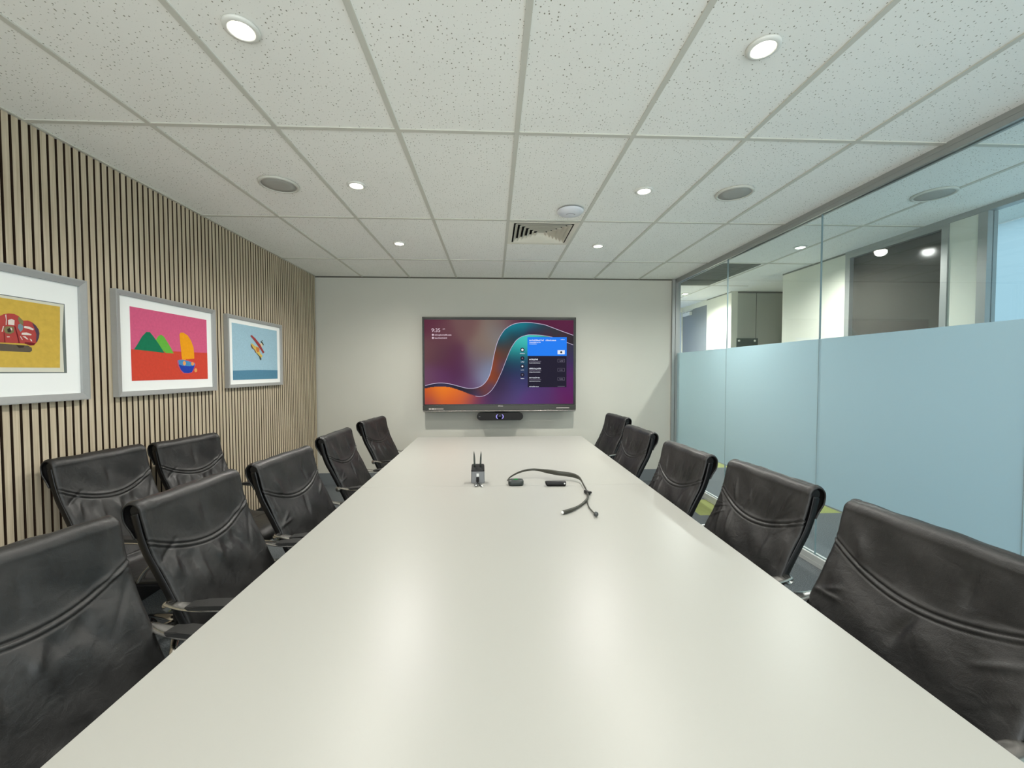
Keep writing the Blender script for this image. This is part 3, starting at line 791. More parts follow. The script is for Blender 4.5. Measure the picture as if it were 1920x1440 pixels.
# --- aeroplane picture
t, hy, hz = art('framed_picture', 3.552, 4.44, 1.330, 1.958, 'silver framed painting of a red and yellow biplane over blue sea', 0.028)
mats = [paint('sky blue paint', 158, 192, 208, 0.16, 90), paint('sea blue paint', 86, 134, 160, 0.1, 60), paint('wing red', 150, 62, 62), paint('fuselage yellow', 206, 178, 92), paint('engine orange', 196, 120, 60), paint('dark olive', 74, 82, 72), paint('brown shade', 110, 80, 74), paint('pale strut', 216, 198, 170)]
PW, PH = 0.365, 0.248; pcy, pcz = 0.0, 0.0
bm = bmesh.new()
bx(bm, 0.018, 0.0188, -PW, PW, -PH, PH, 0)
shape([(0, 0.835), (0.5, 0.82), (1, 0.825), (1, 1), (0, 1)], 1, 1)
# plane drawn on u,v from the close-up (450..520, 610..680)
def Q(x, y):   # close-up pixel -> u,v
    X = 450+x*70/1440; Y = 610+y*70/1440
    return ((X-441)/(524-441), (Y-606)/(712-606)*0.93+0.0)
def qs(pts, mi, lay): shape([Q(*p) for p in pts], mi, lay)
qs([(455, 660), (520, 700), (620, 790), (680, 780), (740, 900), (800, 1080), (890, 1200), (830, 1290), (740, 1180), (640, 1050), (540, 880), (470, 760)], 3, 2)
qs([(440, 720), (470, 740), (520, 860), (600, 960), (660, 1110), (600, 1060), (560, 950), (480, 890), (440, 800)], 6, 3)
qs([(640, 820), (740, 820), (780, 900), (740, 1020), (680, 1050), (640, 940)], 4, 4)
qs([(430, 350), (480, 305), (620, 440), (740, 600), (800, 680), (850, 800), (965, 1020), (900, 1085), (840, 960), (720, 770), (600, 580), (500, 440)], 2, 5)
qs([(760, 680), (840, 600), (890, 640), (900, 760), (860, 780), (820, 740)], 7, 4)
qs([(815, 520), (850, 520), (910, 590), (945, 690), (910, 700), (860, 620), (820, 560)], 5, 6)
qs([(860, 480), (890, 475), (900, 510), (870, 520)], 5, 6)
qs([(745, 1220), (790, 1220), (840, 1350), (790, 1400), (760, 1330)], 5, 6)
qs([(650, 1090), (680, 1100), (780, 1230), (740, 1240)], 5, 6)
obj('painting', bm, mats, t, recalc=False)
# --- car picture (cut by the frame edge)
t, hy, hz = art('framed_picture', 1.49, 2.365, 1.318, 1.968, 'silver framed painting of a red toy car on yellow, nearest the camera', 0.036)
mats = [M['paper'], paint('ochre ground', 205, 172, 76, 0.18, 40), paint('toy red', 176, 72, 68, 0.15, 40), paint('toy dark red', 112, 34, 40), paint('car shade', 96, 86, 74), paint('car shade deep', 62, 52, 46), paint('white highlight', 222, 210, 202), paint('window grey blue', 120, 140, 148), paint('olive badge', 128, 122, 84), paint('bumper mauve', 82, 62, 80), mat('thin grey line', lin(104, 112, 108), 0.8)]
bm = bmesh.new()
def K(x, y):   # close-up pixel (0..1248 x 0..1440 over 130x150 px) -> picture plane y,z measured on the wall
    X = x*130/1248; Y = 550+y*150/1440
    # wall-plane mapping solved from the camera: yw = depth along wall
    yw, zw = unproj_left(X, Y)
    return (yw-(1.49+2.365)/2, zw-(1.318+1.968)/2)
Fpx, yaw, pit, rol, CZm = 765.03, 0.0454, -0.0314, -0.0013, 1.47
cy_, sy_, cp_, sp_ = math.cos(yaw), math.sin(yaw), math.cos(pit), math.sin(pit)
fw_ = Vector((sy_*cp_, cy_*cp_, sp_)); rt_ = Vector((cy_, -sy_, 0)); up_ = rt_.cross(fw_)
rt_, up_ = rt_*math.cos(rol)+up_*math.sin(rol), up_*math.cos(rol)-rt_*math.sin(rol)
def unproj_left(X, Y):
    d = fw_+rt_*((X-960)/Fpx)-up_*((Y-720)/Fpx); k = (XL+0.019)/d.x
    return d.y*k, CZm+d.z*k
def kshape(pts, mi, lay): flat_poly(bm, [K(*p) for p in pts], 0.0185+0.00035*lay, mi)
r_, u_ = K(1150, 205), K(1155, 1420)
yl = -hy+0.06
flat_poly(bm, [(yl-0.006, r_[1]+0.004), (r_[0]+0.004, r_[1]+0.004), (r_[0]+0.004, u_[1]-0.004), (yl-0.006, u_[1]-0.004)], 0.0184, 10)
flat_poly(bm, [(yl-0.003, r_[1]), (r_[0], r_[1]), (u_[0]-0.003, (r_[1]+u_[1])/2), (u_[0], u_[1]), (yl, u_[1]+0.004)], 0.0187, 0)
ra, rb = K(1080, 240), K(1080, 1340)
flat_poly(bm, [(yl+0.022, ra[1]+0.004), (ra[0], ra[1]), (rb[0], rb[1]), (yl+0.022, rb[1])], 0.0191, 1)
def kmirror(pts): return pts
kshape([(-1100, 900), (0, 905), (300, 925), (500, 940), (570, 980), (575, 1030), (540, 1060), (300, 1050), (0, 1035), (-900, 1010)], 4, 3)
kshape([(280, 925), (440, 940), (420, 975), (340, 985)], 5, 4)
kshape([(-1250, 560), (-900, 420), (-400, 395), (0, 405), (60, 375), (150, 362), (250, 370), (330, 410), (410, 490), (500, 490), (570, 520), (640, 580), (690, 650), (700, 720), (695, 800), (660, 880), (600, 935), (540, 935), (440, 905), (340, 895), (0, 885), (-1000, 870), (-1280, 760)], 2, 5)
kshape([(570, 520), (640, 580), (690, 650), (705, 720), (695, 800), (660, 880), (640, 870), (650, 740), (610, 620)], 9, 6)
kshape([(600, 935), (640, 900), (560, 885), (440, 880), (440, 905), (540, 937)], 3, 6)
kshape([(320, 425), (345, 430), (412, 500), (410, 570), (350, 540), (320, 480)], 8, 7)
kshape([(322, 560), (360, 545), (415, 590), (400, 660), (360, 695), (315, 620)], 7, 7)
kshape([(135, 480), (200, 462), (255, 485), (250, 575), (140, 565)], 6, 7)
kshape([(85, 385), (105, 380), (112, 480), (108, 570), (95, 570), (98, 470)], 6, 7)
kshape([(60, 640), (90, 600), (170, 590), (240, 610), (245, 700), (180, 730), (100, 720), (75, 690)], 8, 7)
kshape([(120, 650), (160, 620), (200, 650), (180, 700), (130, 700)], 5, 8); kshape([(170, 620), (200, 620), (210, 660), (190, 670)], 6, 9)
kshape([(430, 585), (520, 600), (600, 640), (590, 665), (500, 640), (425, 620)], 6, 7)
kshape([(385, 710), (470, 705), (560, 735), (555, 755), (450, 750), (380, 745)], 6, 7)
kshape([(350, 765), (370, 780), (400, 830), (395, 845), (365, 800)], 6, 7)
kshape([(395, 770), (450, 775), (505, 830), (480, 830)], 6, 7); kshape([(525, 815), (560, 830), (575, 865), (550, 860)], 6, 7)
kshape([(45, 590), (65, 585), (40, 690), (20, 690)], 6, 7); kshape([(110, 775), (170, 775), (165, 790), (120, 790)], 6, 7)
kshape([(250, 590), (265, 590), (320, 760), (345, 895), (330, 895), (290, 740)], 3, 7)
kshape([(60, 700), (72, 710), (80, 800), (90, 885), (76, 885), (66, 800)], 3, 7)
obj('painting', bm, mats, t, recalc=False)

# ------------------------------------------------------------------ conference table
t = thing('conference_table', 'long white boardroom table filling the middle of the room', 'table', ((TX0+TX1)/2, (TY0+TY1)/2, 0))
cx, cy = (TX0+TX1)/2, (TY0+TY1)/2
SEAM = 2.615
bm = bmesh.new(); bx(bm, TX0-cx, TX1-cx, SEAM+0.0008-cy, TY1-cy, TT-0.028, TT, 0, 0.0015); obj('table_top', bm, 'table', t)
bm = bmesh.new(); bx(bm, TX0-cx, TX1-cx, TY0-cy, SEAM-0.0008-cy, TT-0.028, TT, 0, 0.0015); obj('table_top', bm, 'table', t)
bm = bmesh.new(); bx(bm, TX0-cx+0.002, TX1-cx-0.002, SEAM-0.02-cy, SEAM+0.02-cy, TT-0.034, TT-0.003); obj('joint_strip', bm, 'seamline', t)
bm = bmesh.new(); bx(bm, -0.27, -0.11, 2.665-cy, 2.715-cy, TT-0.001, TT+0.0008); obj('cable_lid', bm, mat('cable lid', lin(146, 146, 140), 0.4), t)
for y in (0.75, 2.3, 4.0):
    bm = bmesh.new(); bx(bm, -0.3, 0.3, y-0.04-cy, y+0.04-cy, 0, TT-0.0285, 0, 0.004); obj('leg', bm, 'tleg', t)
bm = bmesh.new(); bx(bm, -0.04, 0.04, 0.79-cy, 2.26-cy, 0.3, 0.6); bx(bm, -0.04, 0.04, 2.34-cy, 3.96-cy, 0.3, 0.6); obj('stretcher', bm, 'tleg', t)

# ------------------------------------------------------------------ chairs
FRONT = [(-0.4265, 0.965), (-0.416, 0.92), (-0.404, 0.87), (-0.385, 0.81), (-0.361, 0.76), (-0.332, 0.70), (-0.305, 0.645), (-0.275, 0.58), (-0.250, 0.525), (-0.228, 0.485)]
def back_profile():
    p = [(-0.470, 0.862), (-0.482, 0.885), (-0.504, 0.918), (-0.511, 0.945)]
    for a in range(170, -1, -17): p.append((-0.4685+0.0435*math.cos(math.radians(a)), 0.958+0.0435*math.sin(math.radians(a))))
    p += FRONT[1:]
    return [Vector((a, 0, b)) for a, b in p]
def resample(P, n):
    L_ = [0]
    for a, b in zip(P, P[1:]): L_.append(L_[-1]+(b-a).length)
    out = []
    for i in range(n):
        s = L_[-1]*i/(n-1); k = 0
        while k < len(P)-2 and L_[k+1] < s: k += 1
        f = (s-L_[k])/max(1e-9, L_[k+1]-L_[k]); out.append(P[k].lerp(P[k+1], f))
    return out
HW = 0.258
def make_back(seed, folds_above, folds_below, depth=0.0085, wk=1.0):
    rd = random.Random(seed)
    P = resample(smooth_path(back_profile(), 160), 250)
    n = len(P); nu = 90
    fl = []
    for _ in range(folds_above):
        u0 = rd.uniform(-0.75, 0.85); fl.append((u0+rd.uniform(-.12, .12), 0.93+rd.uniform(-.03, .02), u0*0.75+rd.uniform(-.08, .08), 0.81+rd.uniform(-.02, .03), rd.uniform(0.010, 0.020), rd.uniform(-1, 1)))
    for _ in range(folds_below):
        u0 = rd.uniform(-0.9, 0.9); fl.append((u0, 0.77+0.06*u0*u0-rd.uniform(0, .03), u0*rd.uniform(0.75, 1.1)+rd.uniform(-.15, .15), 0.77-rd.uniform(.06, .15), rd.uniform(0.010, 0.024), rd.uniform(-1, 1)))
    for _ in range(5):   # short creases near the edges
        sd = rd.choice((-1, 1)); fl.append((sd*0.98, 0.88-rd.uniform(0, .25), sd*0.6, 0.86-rd.uniform(0, .25), 0.008, rd.uniform(-.8, .8)))
    ph = [rd.uniform(0, 6.28) for _ in range(6)]
    fl = [tuple(q[:4])+(q[4]*wk, abs(q[5])*0.7+0.2 if wk < 1 else q[5]) for q in fl]
    bm = bmesh.new(); rings = []
    crest = max(range(n), key=lambda i: P[i].z)
    for i, p in enumerate(P):
        tg = (P[min(n-1, i+1)]-P[max(0, i-1)]).normalized(); nr = Vector((-tg.z, 0, tg.x)) * -1
        if i > crest and nr.x < 0: nr = -nr
        if i < crest: 
            if nr.dot(p-Vector((-0.462, 0, 0.93))) < 0: nr = -nr
        if i == crest: nr = Vector((0, 0, 1))
        row = []
        for j in range(nu+1):
            u = -1+2*j/nu; d = 0.0; y = u*HW
            fr = i > crest
            if fr:
                z = p.z
                zs = 0.782+0.080*u*u               # sagging seam
                q = (z-zs)
                d -= 0.0055*math.exp(-((q)/0.0026)**2)+0.0035*math.exp(-((q+0.017)/0.0024)**2)
                d += 0.0030*math.exp(-((q+0.0085)/0.0055)**2)+0.0018*math.exp(-((q-0.008)/0.006)**2)
                for (ua, za, ub, zb, wd_, am) in fl:
                    ax, az, bx2, bz = ua*HW, za, ub*HW, zb
                    vx_, vz_ = bx2-ax, bz-az; l2 = vx_*vx_+vz_*vz_
                    tt_ = ((y-ax)*vx_+(z-az)*vz_)/l2
                    te = min(1, max(0, tt_)); dx_, dz_ = y-(ax+vx_*te), z-(az+vz_*te)
                    dist = math.sqrt(dx_*dx_+dz_*dz_)
                    if dist < 0.06: d += depth*am*math.exp(-(dist/wd_)**2)*math.sin(PI*min(0.98, max(0.02, te*0.9+0.05)))
                d += 0.0025*math.sin(9*y/HW*0.5+ph[0])*math.sin(16*z+ph[1])+0.0012*math.sin(31*y+44*z+ph[2])
                d += 0.006*(1-u*u)*math.exp(-((z-0.70)/0.06)**2)
            else:
                d += 0.0015*math.sin(22*y+ph[3])+0.001*math.sin(60*y+ph[4])
            e = max(0, (abs(u)-0.93)/0.07)
            d -= 0.010*e*e
            if 0.84 < abs(u) < 0.93: d -= 0.0012
            q_ = p+nr*d
            row.append(bm.verts.new((q_.x, y*(1+0.012*math.sin(7*p.z+ph[5])), q_.z)))
        rings.append(row)
    for a, b in zip(rings, rings[1:]):
        for j in range(nu):
            f = bm.faces.new([a[j], a[j+1], b[j+1], b[j]]); f.smooth = True
    # inner skin gives the leather thickness
    bmesh.ops.recalc_face_normals(bm, faces=bm.faces[:])
    g_ = bmesh.ops.solidify(bm, geom=bm.faces[:], thickness=0.006)
    for f in bm.faces: f.smooth = True
    return bm
def make_seat():
    prof = [(-0.222, 0.492), (-0.205, 0.465), (-0.17, 0.449), (-0.08, 0.446), (0.04, 0.452), (0.14, 0.459), (0.20, 0.456), (0.235, 0.436), (0.245, 0.405), (0.232, 0.378)]
    P = resample(smooth_path([Vector((a, 0, b)) for a, b in prof], 80), 50); nu = 40
    bm = bmesh.new(); rings = []
    for i, p in enumerate(P):
        row = []
        for j in range(nu+1):
            u = -1+2*j/nu
            d = 0.003*math.sin(3.1*u+7*p.x)*math.sin(19*p.x)+0.0015*math.sin(14*u+30*p.x)-0.008*max(0, (abs(u)-.93)/.07)**2
            d += 0.004*math.exp(-((p.x+0.05-0.05*u*u)/0.008)**2)
            row.append(bm.verts.new((p.x, u*HW, p.z+d)))
        rings.append(row)
    for a, b in zip(rings, rings[1:]):
        for j in range(nu): bm.faces.new([a[j], a[j+1], b[j+1], b[j]])
    bmesh.ops.recalc_face_normals(bm, faces=bm.faces[:])
    bmesh.ops.solidify(bm, geom=bm.faces[:], thickness=0.010)
    for f in bm.faces: f.smooth = True
    return bm
def mesh_of(bm, key, name):
    bmesh.ops.recalc_face_normals(bm, faces=bm.faces[:])
    me = bpy.data.meshes.new(name); bm.to_mesh(me); bm.free(); me.materials.append(M[key]); return me
BACKS = [mesh_of(make_back(11, 1, 14), 'leather', 'backrest'), mesh_of(make_back(23, 14, 4, 0.009, 0.5), 'leather', 'backrest'), mesh_of(make_back(37, 6, 6), 'leather', 'backrest')]

def make_chair():
    t = thing('office_chair', '-', 'chair')
    o = bpy.data.objects.new('backrest', BACKS[0]); C.objects.link(o); o.parent = t
    obj('seat', make_seat(), 'leather', t)
    # black cloth panel behind the leather
    pr = [(-0.4632, 0.965), (-0.445, 0.92), (-0.432, 0.87), (-0.412, 0.81), (-0.388, 0.76), (-0.358, 0.70), (-0.330, 0.645), (-0.298, 0.58), (-0.272, 0.525), (-0.243, 0.47)]
    P = smooth_path([Vector((a, 0, b)) for a, b in pr], 30)
    bm = bmesh.new(); rows_ = [[bm.verts.new((p.x, s*0.233, p.z)) for s in (-1, 1)] for p in P]
    for a, b in zip(rows_, rows_[1:]): bm.faces.new([a[0], a[1], b[1], b[0]])
    bmesh.ops.solidify(bm, geom=bm.faces[:], thickness=0.004)
    obj('back_panel', bm, 'backcloth', t)
    for s in (-1, 1):
        path = [(-0.466, 0.955), (-0.458, 0.92), (-0.446, 0.87), (-0.424, 0.81), (-0.398, 0.76), (-0.366, 0.70), (-0.338, 0.645), (-0.306, 0.58), (-0.280, 0.525), (-0.255, 0.475), (-0.215, 0.435), (-0.15, 0.425), (0.0, 0.43), (0.15, 0.438), (0.21, 0.425)]
        bm = bmesh.new(); add_tube(bm, smooth_path([(a, s*0.241, b) for a, b in path], 70), 0.0125, 12, up=(0, 1, 0), flat=1.25, square=True)
        for f in bm.faces: f.smooth = True
        obj('side_frame', bm, 'blackgloss', t)
    bm = bmesh.new(); add_tube(bm, [(-0.463, y_, 0.965) for y_ in (-0.246, 0.246)], 0.022, 16, up=(0, 0, 1)); obj('top_rail', bm, 'black', t)
    for s in (-1, 1):
        bm = bmesh.new()
        ya = s*0.266
        add_lathe(bm, [(0.0, -0.012), (0.016, -0.012), (0.0195, -0.008), (0.0195, 0.008), (0.016, 0.012), (0.008, 0.012), (0.008, 0.009), (0, 0.009)], (-0.338, ya-s*0.006, 0.626), 24, 0, 1)
        add_tube(bm, [(-0.338, s*0.235, 0.626), (-0.338, s*0.262, 0.626)], 0.011, 12, up=(0, 0, 1))
        pa = smooth_path([(-0.345, ya, 0.640), (-0.31, ya, 0.634), (-0.25, ya, 0.627), (-0.16, ya, 0.627), (0.05, ya, 0.634), (0.115, ya, 0.628), (0.14, ya, 0.60), (0.125, ya, 0.55), (0.06, ya*0.97, 0.49), (0.02, ya*0.93, 0.44), (0.0, ya*0.86, 0.418)], 50)
        fl_ = [1.0+1.2*math.sin(PI*min(1, i/34))**1 if i < 34 else 1.6 for i in range(51)]
        add_tube(bm, pa, 0.0068, 12, up=(0, 0, 1), flat=[2*q for q in fl_[:34]]+[2.2]*17)
        arm = obj('armrest', bm, 'chrome', t)
        bm = bmesh.new()
        pp = [(-0.262, 0.637), (-0.2, 0.645), (0.05, 0.652), (0.1, 0.650), (0.112, 0.640), (0.05, 0.630), (-0.2, 0.624), (-0.245, 0.624)]
        add_prism(bm, pp, 1, ya-0.026, ya+0.026)
        bmesh.ops.bevel(bm, geom=bm.edges[:], offset=0.004, segments=2, affect='EDGES')
        obj('arm_pad', bm, 'padblack', arm)
    bm = bmesh.new()
    bx(bm, -0.12, 0.10, -0.09, 0.09, 0.375, 0.42, 0, 0.008); bx(bm, -0.03, 0.03, -0.235, 0.235, 0.405, 0.425, 0, 0.004)
    obj('tilt_mechanism', bm, 'black', t)
    bm = bmesh.new(); add_tube(bm, smooth_path([(-0.02, 0.09, 0.395), (-0.04, 0.18, 0.39), (-0.05, 0.25, 0.375), (-0.055, 0.27, 0.345)], 16), [0.005]*10+[0.007]*7, 8); obj('tilt_lever', bm, 'chrome', t)
    bm = bmesh.new(); add_lathe(bm, [(0.0, 0.09), (0.032, 0.09), (0.032, 0.2), (0.026, 0.205), (0.026, 0.30), (0.017, 0.30), (0.017, 0.38), (0, 0.38)], (0, 0, 0), 20); obj('gas_column', bm, 'black', t)
    for k in range(5):
        a = 2*PI*k/5+0.3
        bm = bmesh.new()
        ca_, sa_ = math.cos(a), math.sin(a)
        add_tube(bm, [(ca_*r, sa_*r, z) for r, z in ((0.02, 0.115), (0.12, 0.108), (0.22, 0.092), (0.295, 0.076))], [0.018, 0.016, 0.012, 0.009], 10, flat=1.5)
        leg = obj('leg', bm, 'chrome', t)
        bm = bmesh.new()
        for sd in (-1, 1): add_lathe(bm, [(0, -0.009), (0.022, -0.009), (0.027, -0.004), (0.027, 0.004), (0.022, 0.009), (0, 0.009)], (0, sd*0.014, 0.0), 18, 0, 1)
        add_lathe(bm, [(0, 0), (0.007, 0), (0.007, 0.05), (0, 0.05)], (0, 0, 0.0), 10)
        bmesh.ops.rotate(bm, verts=bm.verts[:], cent=(0, 0, 0), matrix=Matrix.Rotation(a+0.7, 3, 'Z'))
        bmesh.ops.translate(bm, verts=bm.verts[:], vec=(ca_*0.29, sa_*0.29, 0.027))
        obj('caster', bm, 'black', leg)
    return t
def copy_tree(o, parent=None):
    c = o.copy(); C.objects.link(c); c.parent = parent
    for ch in list(o.children): copy_tree(ch, c)
    return c
chair0 = make_chair()
first = [True]
def place(x, y, rz, label, group, back=0, zs=1.0, ys=1.0):
    o = chair0 if first[0] else copy_tree(chair0)
    first[0] = False
    o.location = (x, y, 0); o.rotation_euler = (0, 0, rz); o.scale = (1, ys, zs)
    o['label'] = label; o['category'] = 'chair'; o['group'] = group
    for ch in o.children:
        if ch.name.startswith('backrest'): ch.data = BACKS[back]
    return o
GL, GR, GW = 'black leather chairs along the left side of the table', 'black leather chairs along the right side of the table', 'black leather chairs against the slatted wall'
D = math.radians
place(-0.857, 1.03, D(-13), 'black leather office chair at the bottom left corner, nearest the camera on the left', GL, 0)
place(-0.815, 1.735, D(-4), 'black leather office chair second from the camera on the left of the table', GL, 0)
place(-0.74, 2.33, D(-6), 'black leather office chair in the middle of the left side of the table', GL, 2)
place(-0.765, 3.205, D(-2), 'black leather office chair second from the far wall on the left side', GL, 2)
place(-0.745, 4.045, D(-8), 'black leather office chair nearest the far wall on the left side', GL, 0)
place(0.86, 1.13, D(180+1), 'large black leather chair back at the lower right, nearest the camera on the right', GR, 2, 1.0, 1.17)
place(0.835, 1.83, D(180+3), 'black leather office chair with vertical folds, second from the camera on the right', GR, 1, 1.0, 1.06)
place(0.735, 2.44, D(180+3), 'black leather office chair in the middle of the right side of the table', GR, 1)
place(0.74, 3.275, D(180+3), 'black leather office chair second from the far wall on the right side', GR, 1)
place(0.86, 4.235, D(180+6), 'black leather office chair nearest the far wall on the right side', GR, 1)
place(-1.70, 2.25, D(-9), 'black leather chair against the slats under the car picture', GW, 0, 1.035, 0.89)
place(-1.65, 2.80, D(-11), 'black leather chair against the slats under the boat picture', GW, 0, 1.018, 0.89)

# ------------------------------------------------------------------ things on the table
Z = TT+0.0005
# desk caddy
LC = (-0.105, 2.700, Z+0.0008)
t = thing('desk_caddy', 'small grey desk caddy with black slanted top on the white table', 'caddy', LC)
def rrect(hx, hy, r, n=6):
    p = []
    for cx_, cy_2, a0 in ((hx-r, hy-r, 0), (-(hx-r), hy-r, 90), (-(hx-r), -(hy-r), 180), (hx-r, -(hy-r), 270)):
        for i in range(n+1):
            a = math.radians(a0+90*i/n); p.append((cx_+r*math.cos(a), cy_2+r*math.sin(a)))
    return p
def loft(bm, layers, mi=0):
    rings = [[bm.verts.new((x, y, z)) for x, y, z in ly] for ly in layers]
    n = len(rings[0])
    for a, b in zip(rings, rings[1:]):
        for k in range(n): f = bm.faces.new([a[k], a[(k+1) % n], b[(k+1) % n], b[k]]); f.material_index = mi
    for rg in (rings[0], rings[-1]): f = bm.faces.new(rg); f.material_index = mi
def slope(y, z0, z1, hy): return z0+(y+hy)/(2*hy)*(z1-z0)
hx, hy = 0.045, 0.028
bm = bmesh.new()
loft(bm, [[(x*0.95, y*0.95, 0) for x, y in rrect(hx, hy, 0.012)], [(x, y, 0.006) for x, y in rrect(hx, hy, 0.012)], [(x*0.98, y, slope(y, 0.078, 0.086, hy)) for x, y in rrect(hx, hy, 0.012)]])
obj('body', bm, 'caddy', t)
bm = bmesh.new()
loft(bm, [[(x*0.98, y, slope(y, 0.0785, 0.0865, hy)) for x, y in rrect(hx, hy, 0.012)], [(x*0.93, y*0.94, slope(y, 0.088, 0.118, hy)) for x, y in rrect(hx, hy, 0.012)]])
obj('top_tray', bm, 'black', t)
bm = bmesh.new(); bx(bm, -0.008, 0.008, -hy-0.0008, -hy+0.001, 0.046, 0.066); obj('front_label', bm, 'whitepl', t)
for k, (dx, lean) in enumerate(((-0.0215, -0.004), (0.0165, 0.004))):
    bm = bmesh.new(); pts = [(0, 0, 0), (lean*0.3, 0.002, 0.03), (lean*0.6, 0.004, 0.06), (lean, 0.005, 0.085), (lean*1.1, 0.006, 0.104)]
    add_tube(bm, pts, [0.0062, 0.0062, 0.0060, 0.0042, 0.0010], 10)
    o = obj('stylus', bm, 'pencil'); o.location = (LC[0]+dx, LC[1]+0.006, Z+0.102)
    tag(o, ('left', 'right')[k]+' one of two dark pointed pens standing in the desk caddy', 'pen', 'pens in the desk caddy')
# cable hanging in front of the caddy
LK = (LC[0], LC[1]-0.033, Z)
t = thing('adapter_cable', 'short black adapter cable with two small plugs in front of the caddy', 'cable', LK)
bm = bmesh.new(); bx(bm, -0.010, 0.009, -0.002, 0.004, 0.012, 0.044, 0, 0.002); add_tube(bm, smooth_path([(0, 0, 0.014), (-0.002, -0.006, 0.005), (-0.007, -0.048, 0.004)], 12), 0.0022, 8)
add_tube(bm, smooth_path([(0, 0, 0.014), (0.004, -0.008, 0.005), (0.012, -0.036, 0.004)], 12), 0.0016, 8)
obj('connector', bm, 'black', t)
bm = bmesh.new(); add_lathe(bm, [(0, -0.014), (0.008, -0.014), (0.011, -0.008), (0.011, 0.006), (0.006, 0.012), (0, 0.012)], (-0.008, -0.062, 0.011), 14, 0, 1); obj('plug', bm, 'dongle', t)
bm = bmesh.new(); add_lathe(bm, [(0, -0.0012), (0.0055, -0.001), (0.0055, 0), (0, 0)], (-0.008, -0.0765, 0.011), 14, 0, 1); obj('plug_tip', bm, 'whitepl', t)
bm = bmesh.new(); add_tube(bm, [(0.012, -0.035, 0.0085), (0.026, -0.068, 0.0085)], 0.0075, 10); obj('plug', bm, 'dongle', t)
bm = bmesh.new(); add_tube(bm, [(0.026, -0.068, 0.0085), (0.034, -0.086, 0.0085)], 0.0048, 10); obj('plug_tip', bm, 'whitepl', t)
# round green lit puck
LP = (0.144, 2.635, Z)
t = thing('speaker_puck', 'dark rounded puck with a green light lying on the table', 'puck', LP)
bm = bmesh.new()
loft(bm, [[(x*0.9, y*0.9, 0) for x, y in rrect(0.05, 0.036, 0.022)], [(x, y, 0.008) for x, y in rrect(0.05, 0.036, 0.022)], [(x, y, 0.024) for x, y in rrect(0.05, 0.036, 0.022)], [(x*0.92, y*0.92, 0.032) for x, y in rrect(0.05, 0.036, 0.022)], [(x*0.6, y*0.6, 0.0345) for x, y in rrect(0.05, 0.036, 0.022)]])
for f in bm.faces: f.smooth = True
obj('puck_body', bm, mat('puck plastic', lin(44, 50, 48), 0.45), t)
bm = bmesh.new(); add_lathe(bm, [(0.008, 0.0345), (0.014, 0.0345), (0.014, 0.0362), (0.008, 0.0362), (0.008, 0.0345)], (0, 0, 0), 24); obj('status_ring', bm, 'puckled', t)
# small remote
bm = bmesh.new()
loft(bm, [[(x+0.003, y, 0) for x, y in rrect(0.060, 0.013, 0.010)], [(x, y, 0.010) for x, y in rrect(0.066, 0.015, 0.012)], [(x-0.002, y, 0.026) for x, y in rrect(0.068, 0.015, 0.012)], [(x-0.002, y*0.8, 0.030) for x, y in rrect(0.064, 0.012, 0.009)]])
for f in bm.faces: f.smooth = True
t = thing('presenter_remote', 'small black remote lying inside the curve of the headset band', 'remote', (0.400, 2.597, Z), D(-2))
obj('remote_body', bm, 'black', t)
bm = bmesh.new(); add_lathe(bm, [(0.0, 0), (0.005, 0), (0.005, -0.0025), (0, -0.0025)], (0.055, -0.0145, 0.018), 14, 0, 1); obj('button', bm, 'whitepl', t)
# neckband headset
def tb(x, y, z):
    """table-plane spot measured at z=TT moved towards the camera foot for a point lifted by z"""
    k = (1.47-(TT+z))/(1.47-TT); return Vector((x*k, y*k, TT+z+0.0022))
t = thing('neckband_headset', 'dark curved neckband microphone headset lying on the white table', 'headset', (0.4, 2.55, Z))
O = Vector((0.4, 2.55, Z))
band = [(0.093, 2.735, 0.008), (0.108, 2.80, 0.014), (0.137, 2.868, 0.024), (0.175, 2.935, 0.034), (0.213, 2.984, 0.042), (0.255, 3.018, 0.046), (0.297, 3.029, 0.047), (0.335, 3.015, 0.046), (0.373, 2.985, 0.044), (0.42, 2.95, 0.042), (0.462, 2.915, 0.040), (0.515, 2.885, 0.036), (0.562, 2.845, 0.032), (0.588, 2.78, 0.026), (0.590, 2.70, 0.020), (0.582, 2.61, 0.016), (0.577, 2.53, 0.013), (0.570, 2.45, 0.010)]
P = smooth_path([tb(*p)-O for p in band], 90)
def rr_(i):
    s = i/90
    return 0.0052+0.0025*min(1, s/0.3)+0.0085*math.exp(-((s-0.62)/0.17)**4)
bm = bmesh.new(); add_tube(bm, P, [rr_(i) for i in range(91)], 12, flat=0.45)
obj('neckband', bm, 'strap', t)
end = (0.570, 2.45, 0.008)
bm = bmesh.new(); c_ = tb(0.568, 2.44, 0.010)-O; add_box(bm, c_, (0.02, 0.05, 0.018), 0, 0.3, 0.004); add_box(bm, c_+Vector((0.014, -0.004, 0)), (0.022, 0.018, 0.012), 0, 0.6, 0.003)
obj('clip', bm, 'black', t)
aP = smooth_path([tb(*p)-O for p in ((0.568, 2.43, 0.009), (0.549, 2.34, 0.008), (0.512, 2.26, 0.007), (0.47, 2.195, 0.007), (0.415, 2.135, 0.008), (0.362, 2.095, 0.009))], 40)
bm = bmesh.new(); add_tube(bm, aP, [0.0066]*26+[0.0066+0.0035*min(1, k/8) for k in range(15)], 10); obj('ear_arm', bm, 'strap', t)
bm = bmesh.new(); add_lathe(bm, [(0, -0.003), (0.006, -0.002), (0.0075, 0.004), (0.006, 0.009), (0, 0.01)], tuple(aP[-1]+Vector((-0.004, -0.006, 0))), 14, 0, 1); obj('ear_tip', bm, 'whitepl', t)
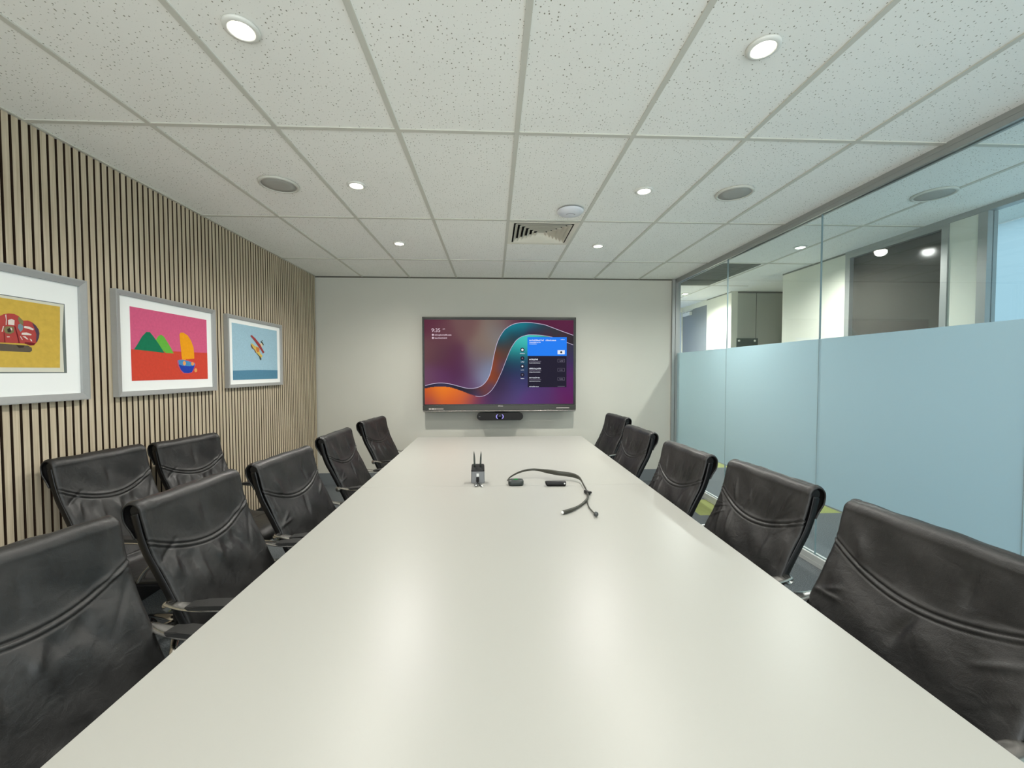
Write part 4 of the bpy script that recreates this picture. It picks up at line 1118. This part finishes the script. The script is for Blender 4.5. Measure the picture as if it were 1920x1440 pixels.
bP = smooth_path([tb(*p)-O for p in ((0.572, 2.42, 0.009), (0.540, 2.32, 0.006), (0.524, 2.235, 0.005), (0.516, 2.17, 0.005), (0.518, 2.11, 0.006), (0.522, 2.06, 0.009))], 40)
bm = bmesh.new(); add_tube(bm, bP, 0.0034, 8); obj('boom_wire', bm, 'strap', t)
bm = bmesh.new(); bmesh.ops.create_uvsphere(bm, u_segments=16, v_segments=10, radius=0.0125); bmesh.ops.translate(bm, verts=bm.verts[:], vec=bP[-1]+Vector((0.002, -0.008, 0.0035)))
for f in bm.faces: f.smooth = True
obj('microphone', bm, 'dongle', t)

# ------------------------------------------------------------------ daylight, camera
w = bpy.data.worlds.new('World'); bpy.context.scene.world = w; w.use_nodes = True
bg = w.node_tree.nodes['Background']; bg.inputs[0].default_value = (0.94, 0.97, 0.97, 1); bg.inputs[1].default_value = 4.1
def day(name, loc, rot, sx, sy, e, col):
    l = bpy.data.lights.new(name, 'AREA'); l.shape = 'RECTANGLE'; l.size = sx; l.size_y = sy; l.energy = e; l.color = col
    o = bpy.data.objects.new(name, l); C.objects.link(o); o.location = loc; o.rotation_euler = rot
    return o

pl = day('window_portal', ((WX0+WX1)/2, YN-0.13, (WZ0+WZ1)/2), (PI/2, 0, 0), WX1-WX0, WZ1-WZ0, 1, (1, 1, 1)); pl.data.cycles.is_portal = True; pl.rotation_euler = (PI/2, 0, 0)  # portal for sky light entering by the added window behind the camera
cam = bpy.data.cameras.new('camera'); co = bpy.data.objects.new('camera', cam); C.objects.link(co)
cam.sensor_fit = 'HORIZONTAL'; cam.sensor_width = 36; cam.lens = 36*Fpx/1920; cam.clip_start = 0.02; cam.clip_end = 100
mw = Matrix((rt_, up_, -fw_)).transposed().to_4x4(); mw.translation = (0, 0, CZm); co.matrix_world = mw
sc = bpy.context.scene; sc.camera = co
sc.view_settings.view_transform = 'Standard'; sc.view_settings.look = 'None'; sc.view_settings.gamma = 1; sc.view_settings.exposure = EXPO
sc.view_settings.use_curve_mapping = False
sc.cycles.max_bounces = 10; sc.cycles.diffuse_bounces = 6; sc.cycles.transparent_max_bounces = 16
sc.cycles.use_denoising = True; sc.cycles.sample_clamp_indirect = 6
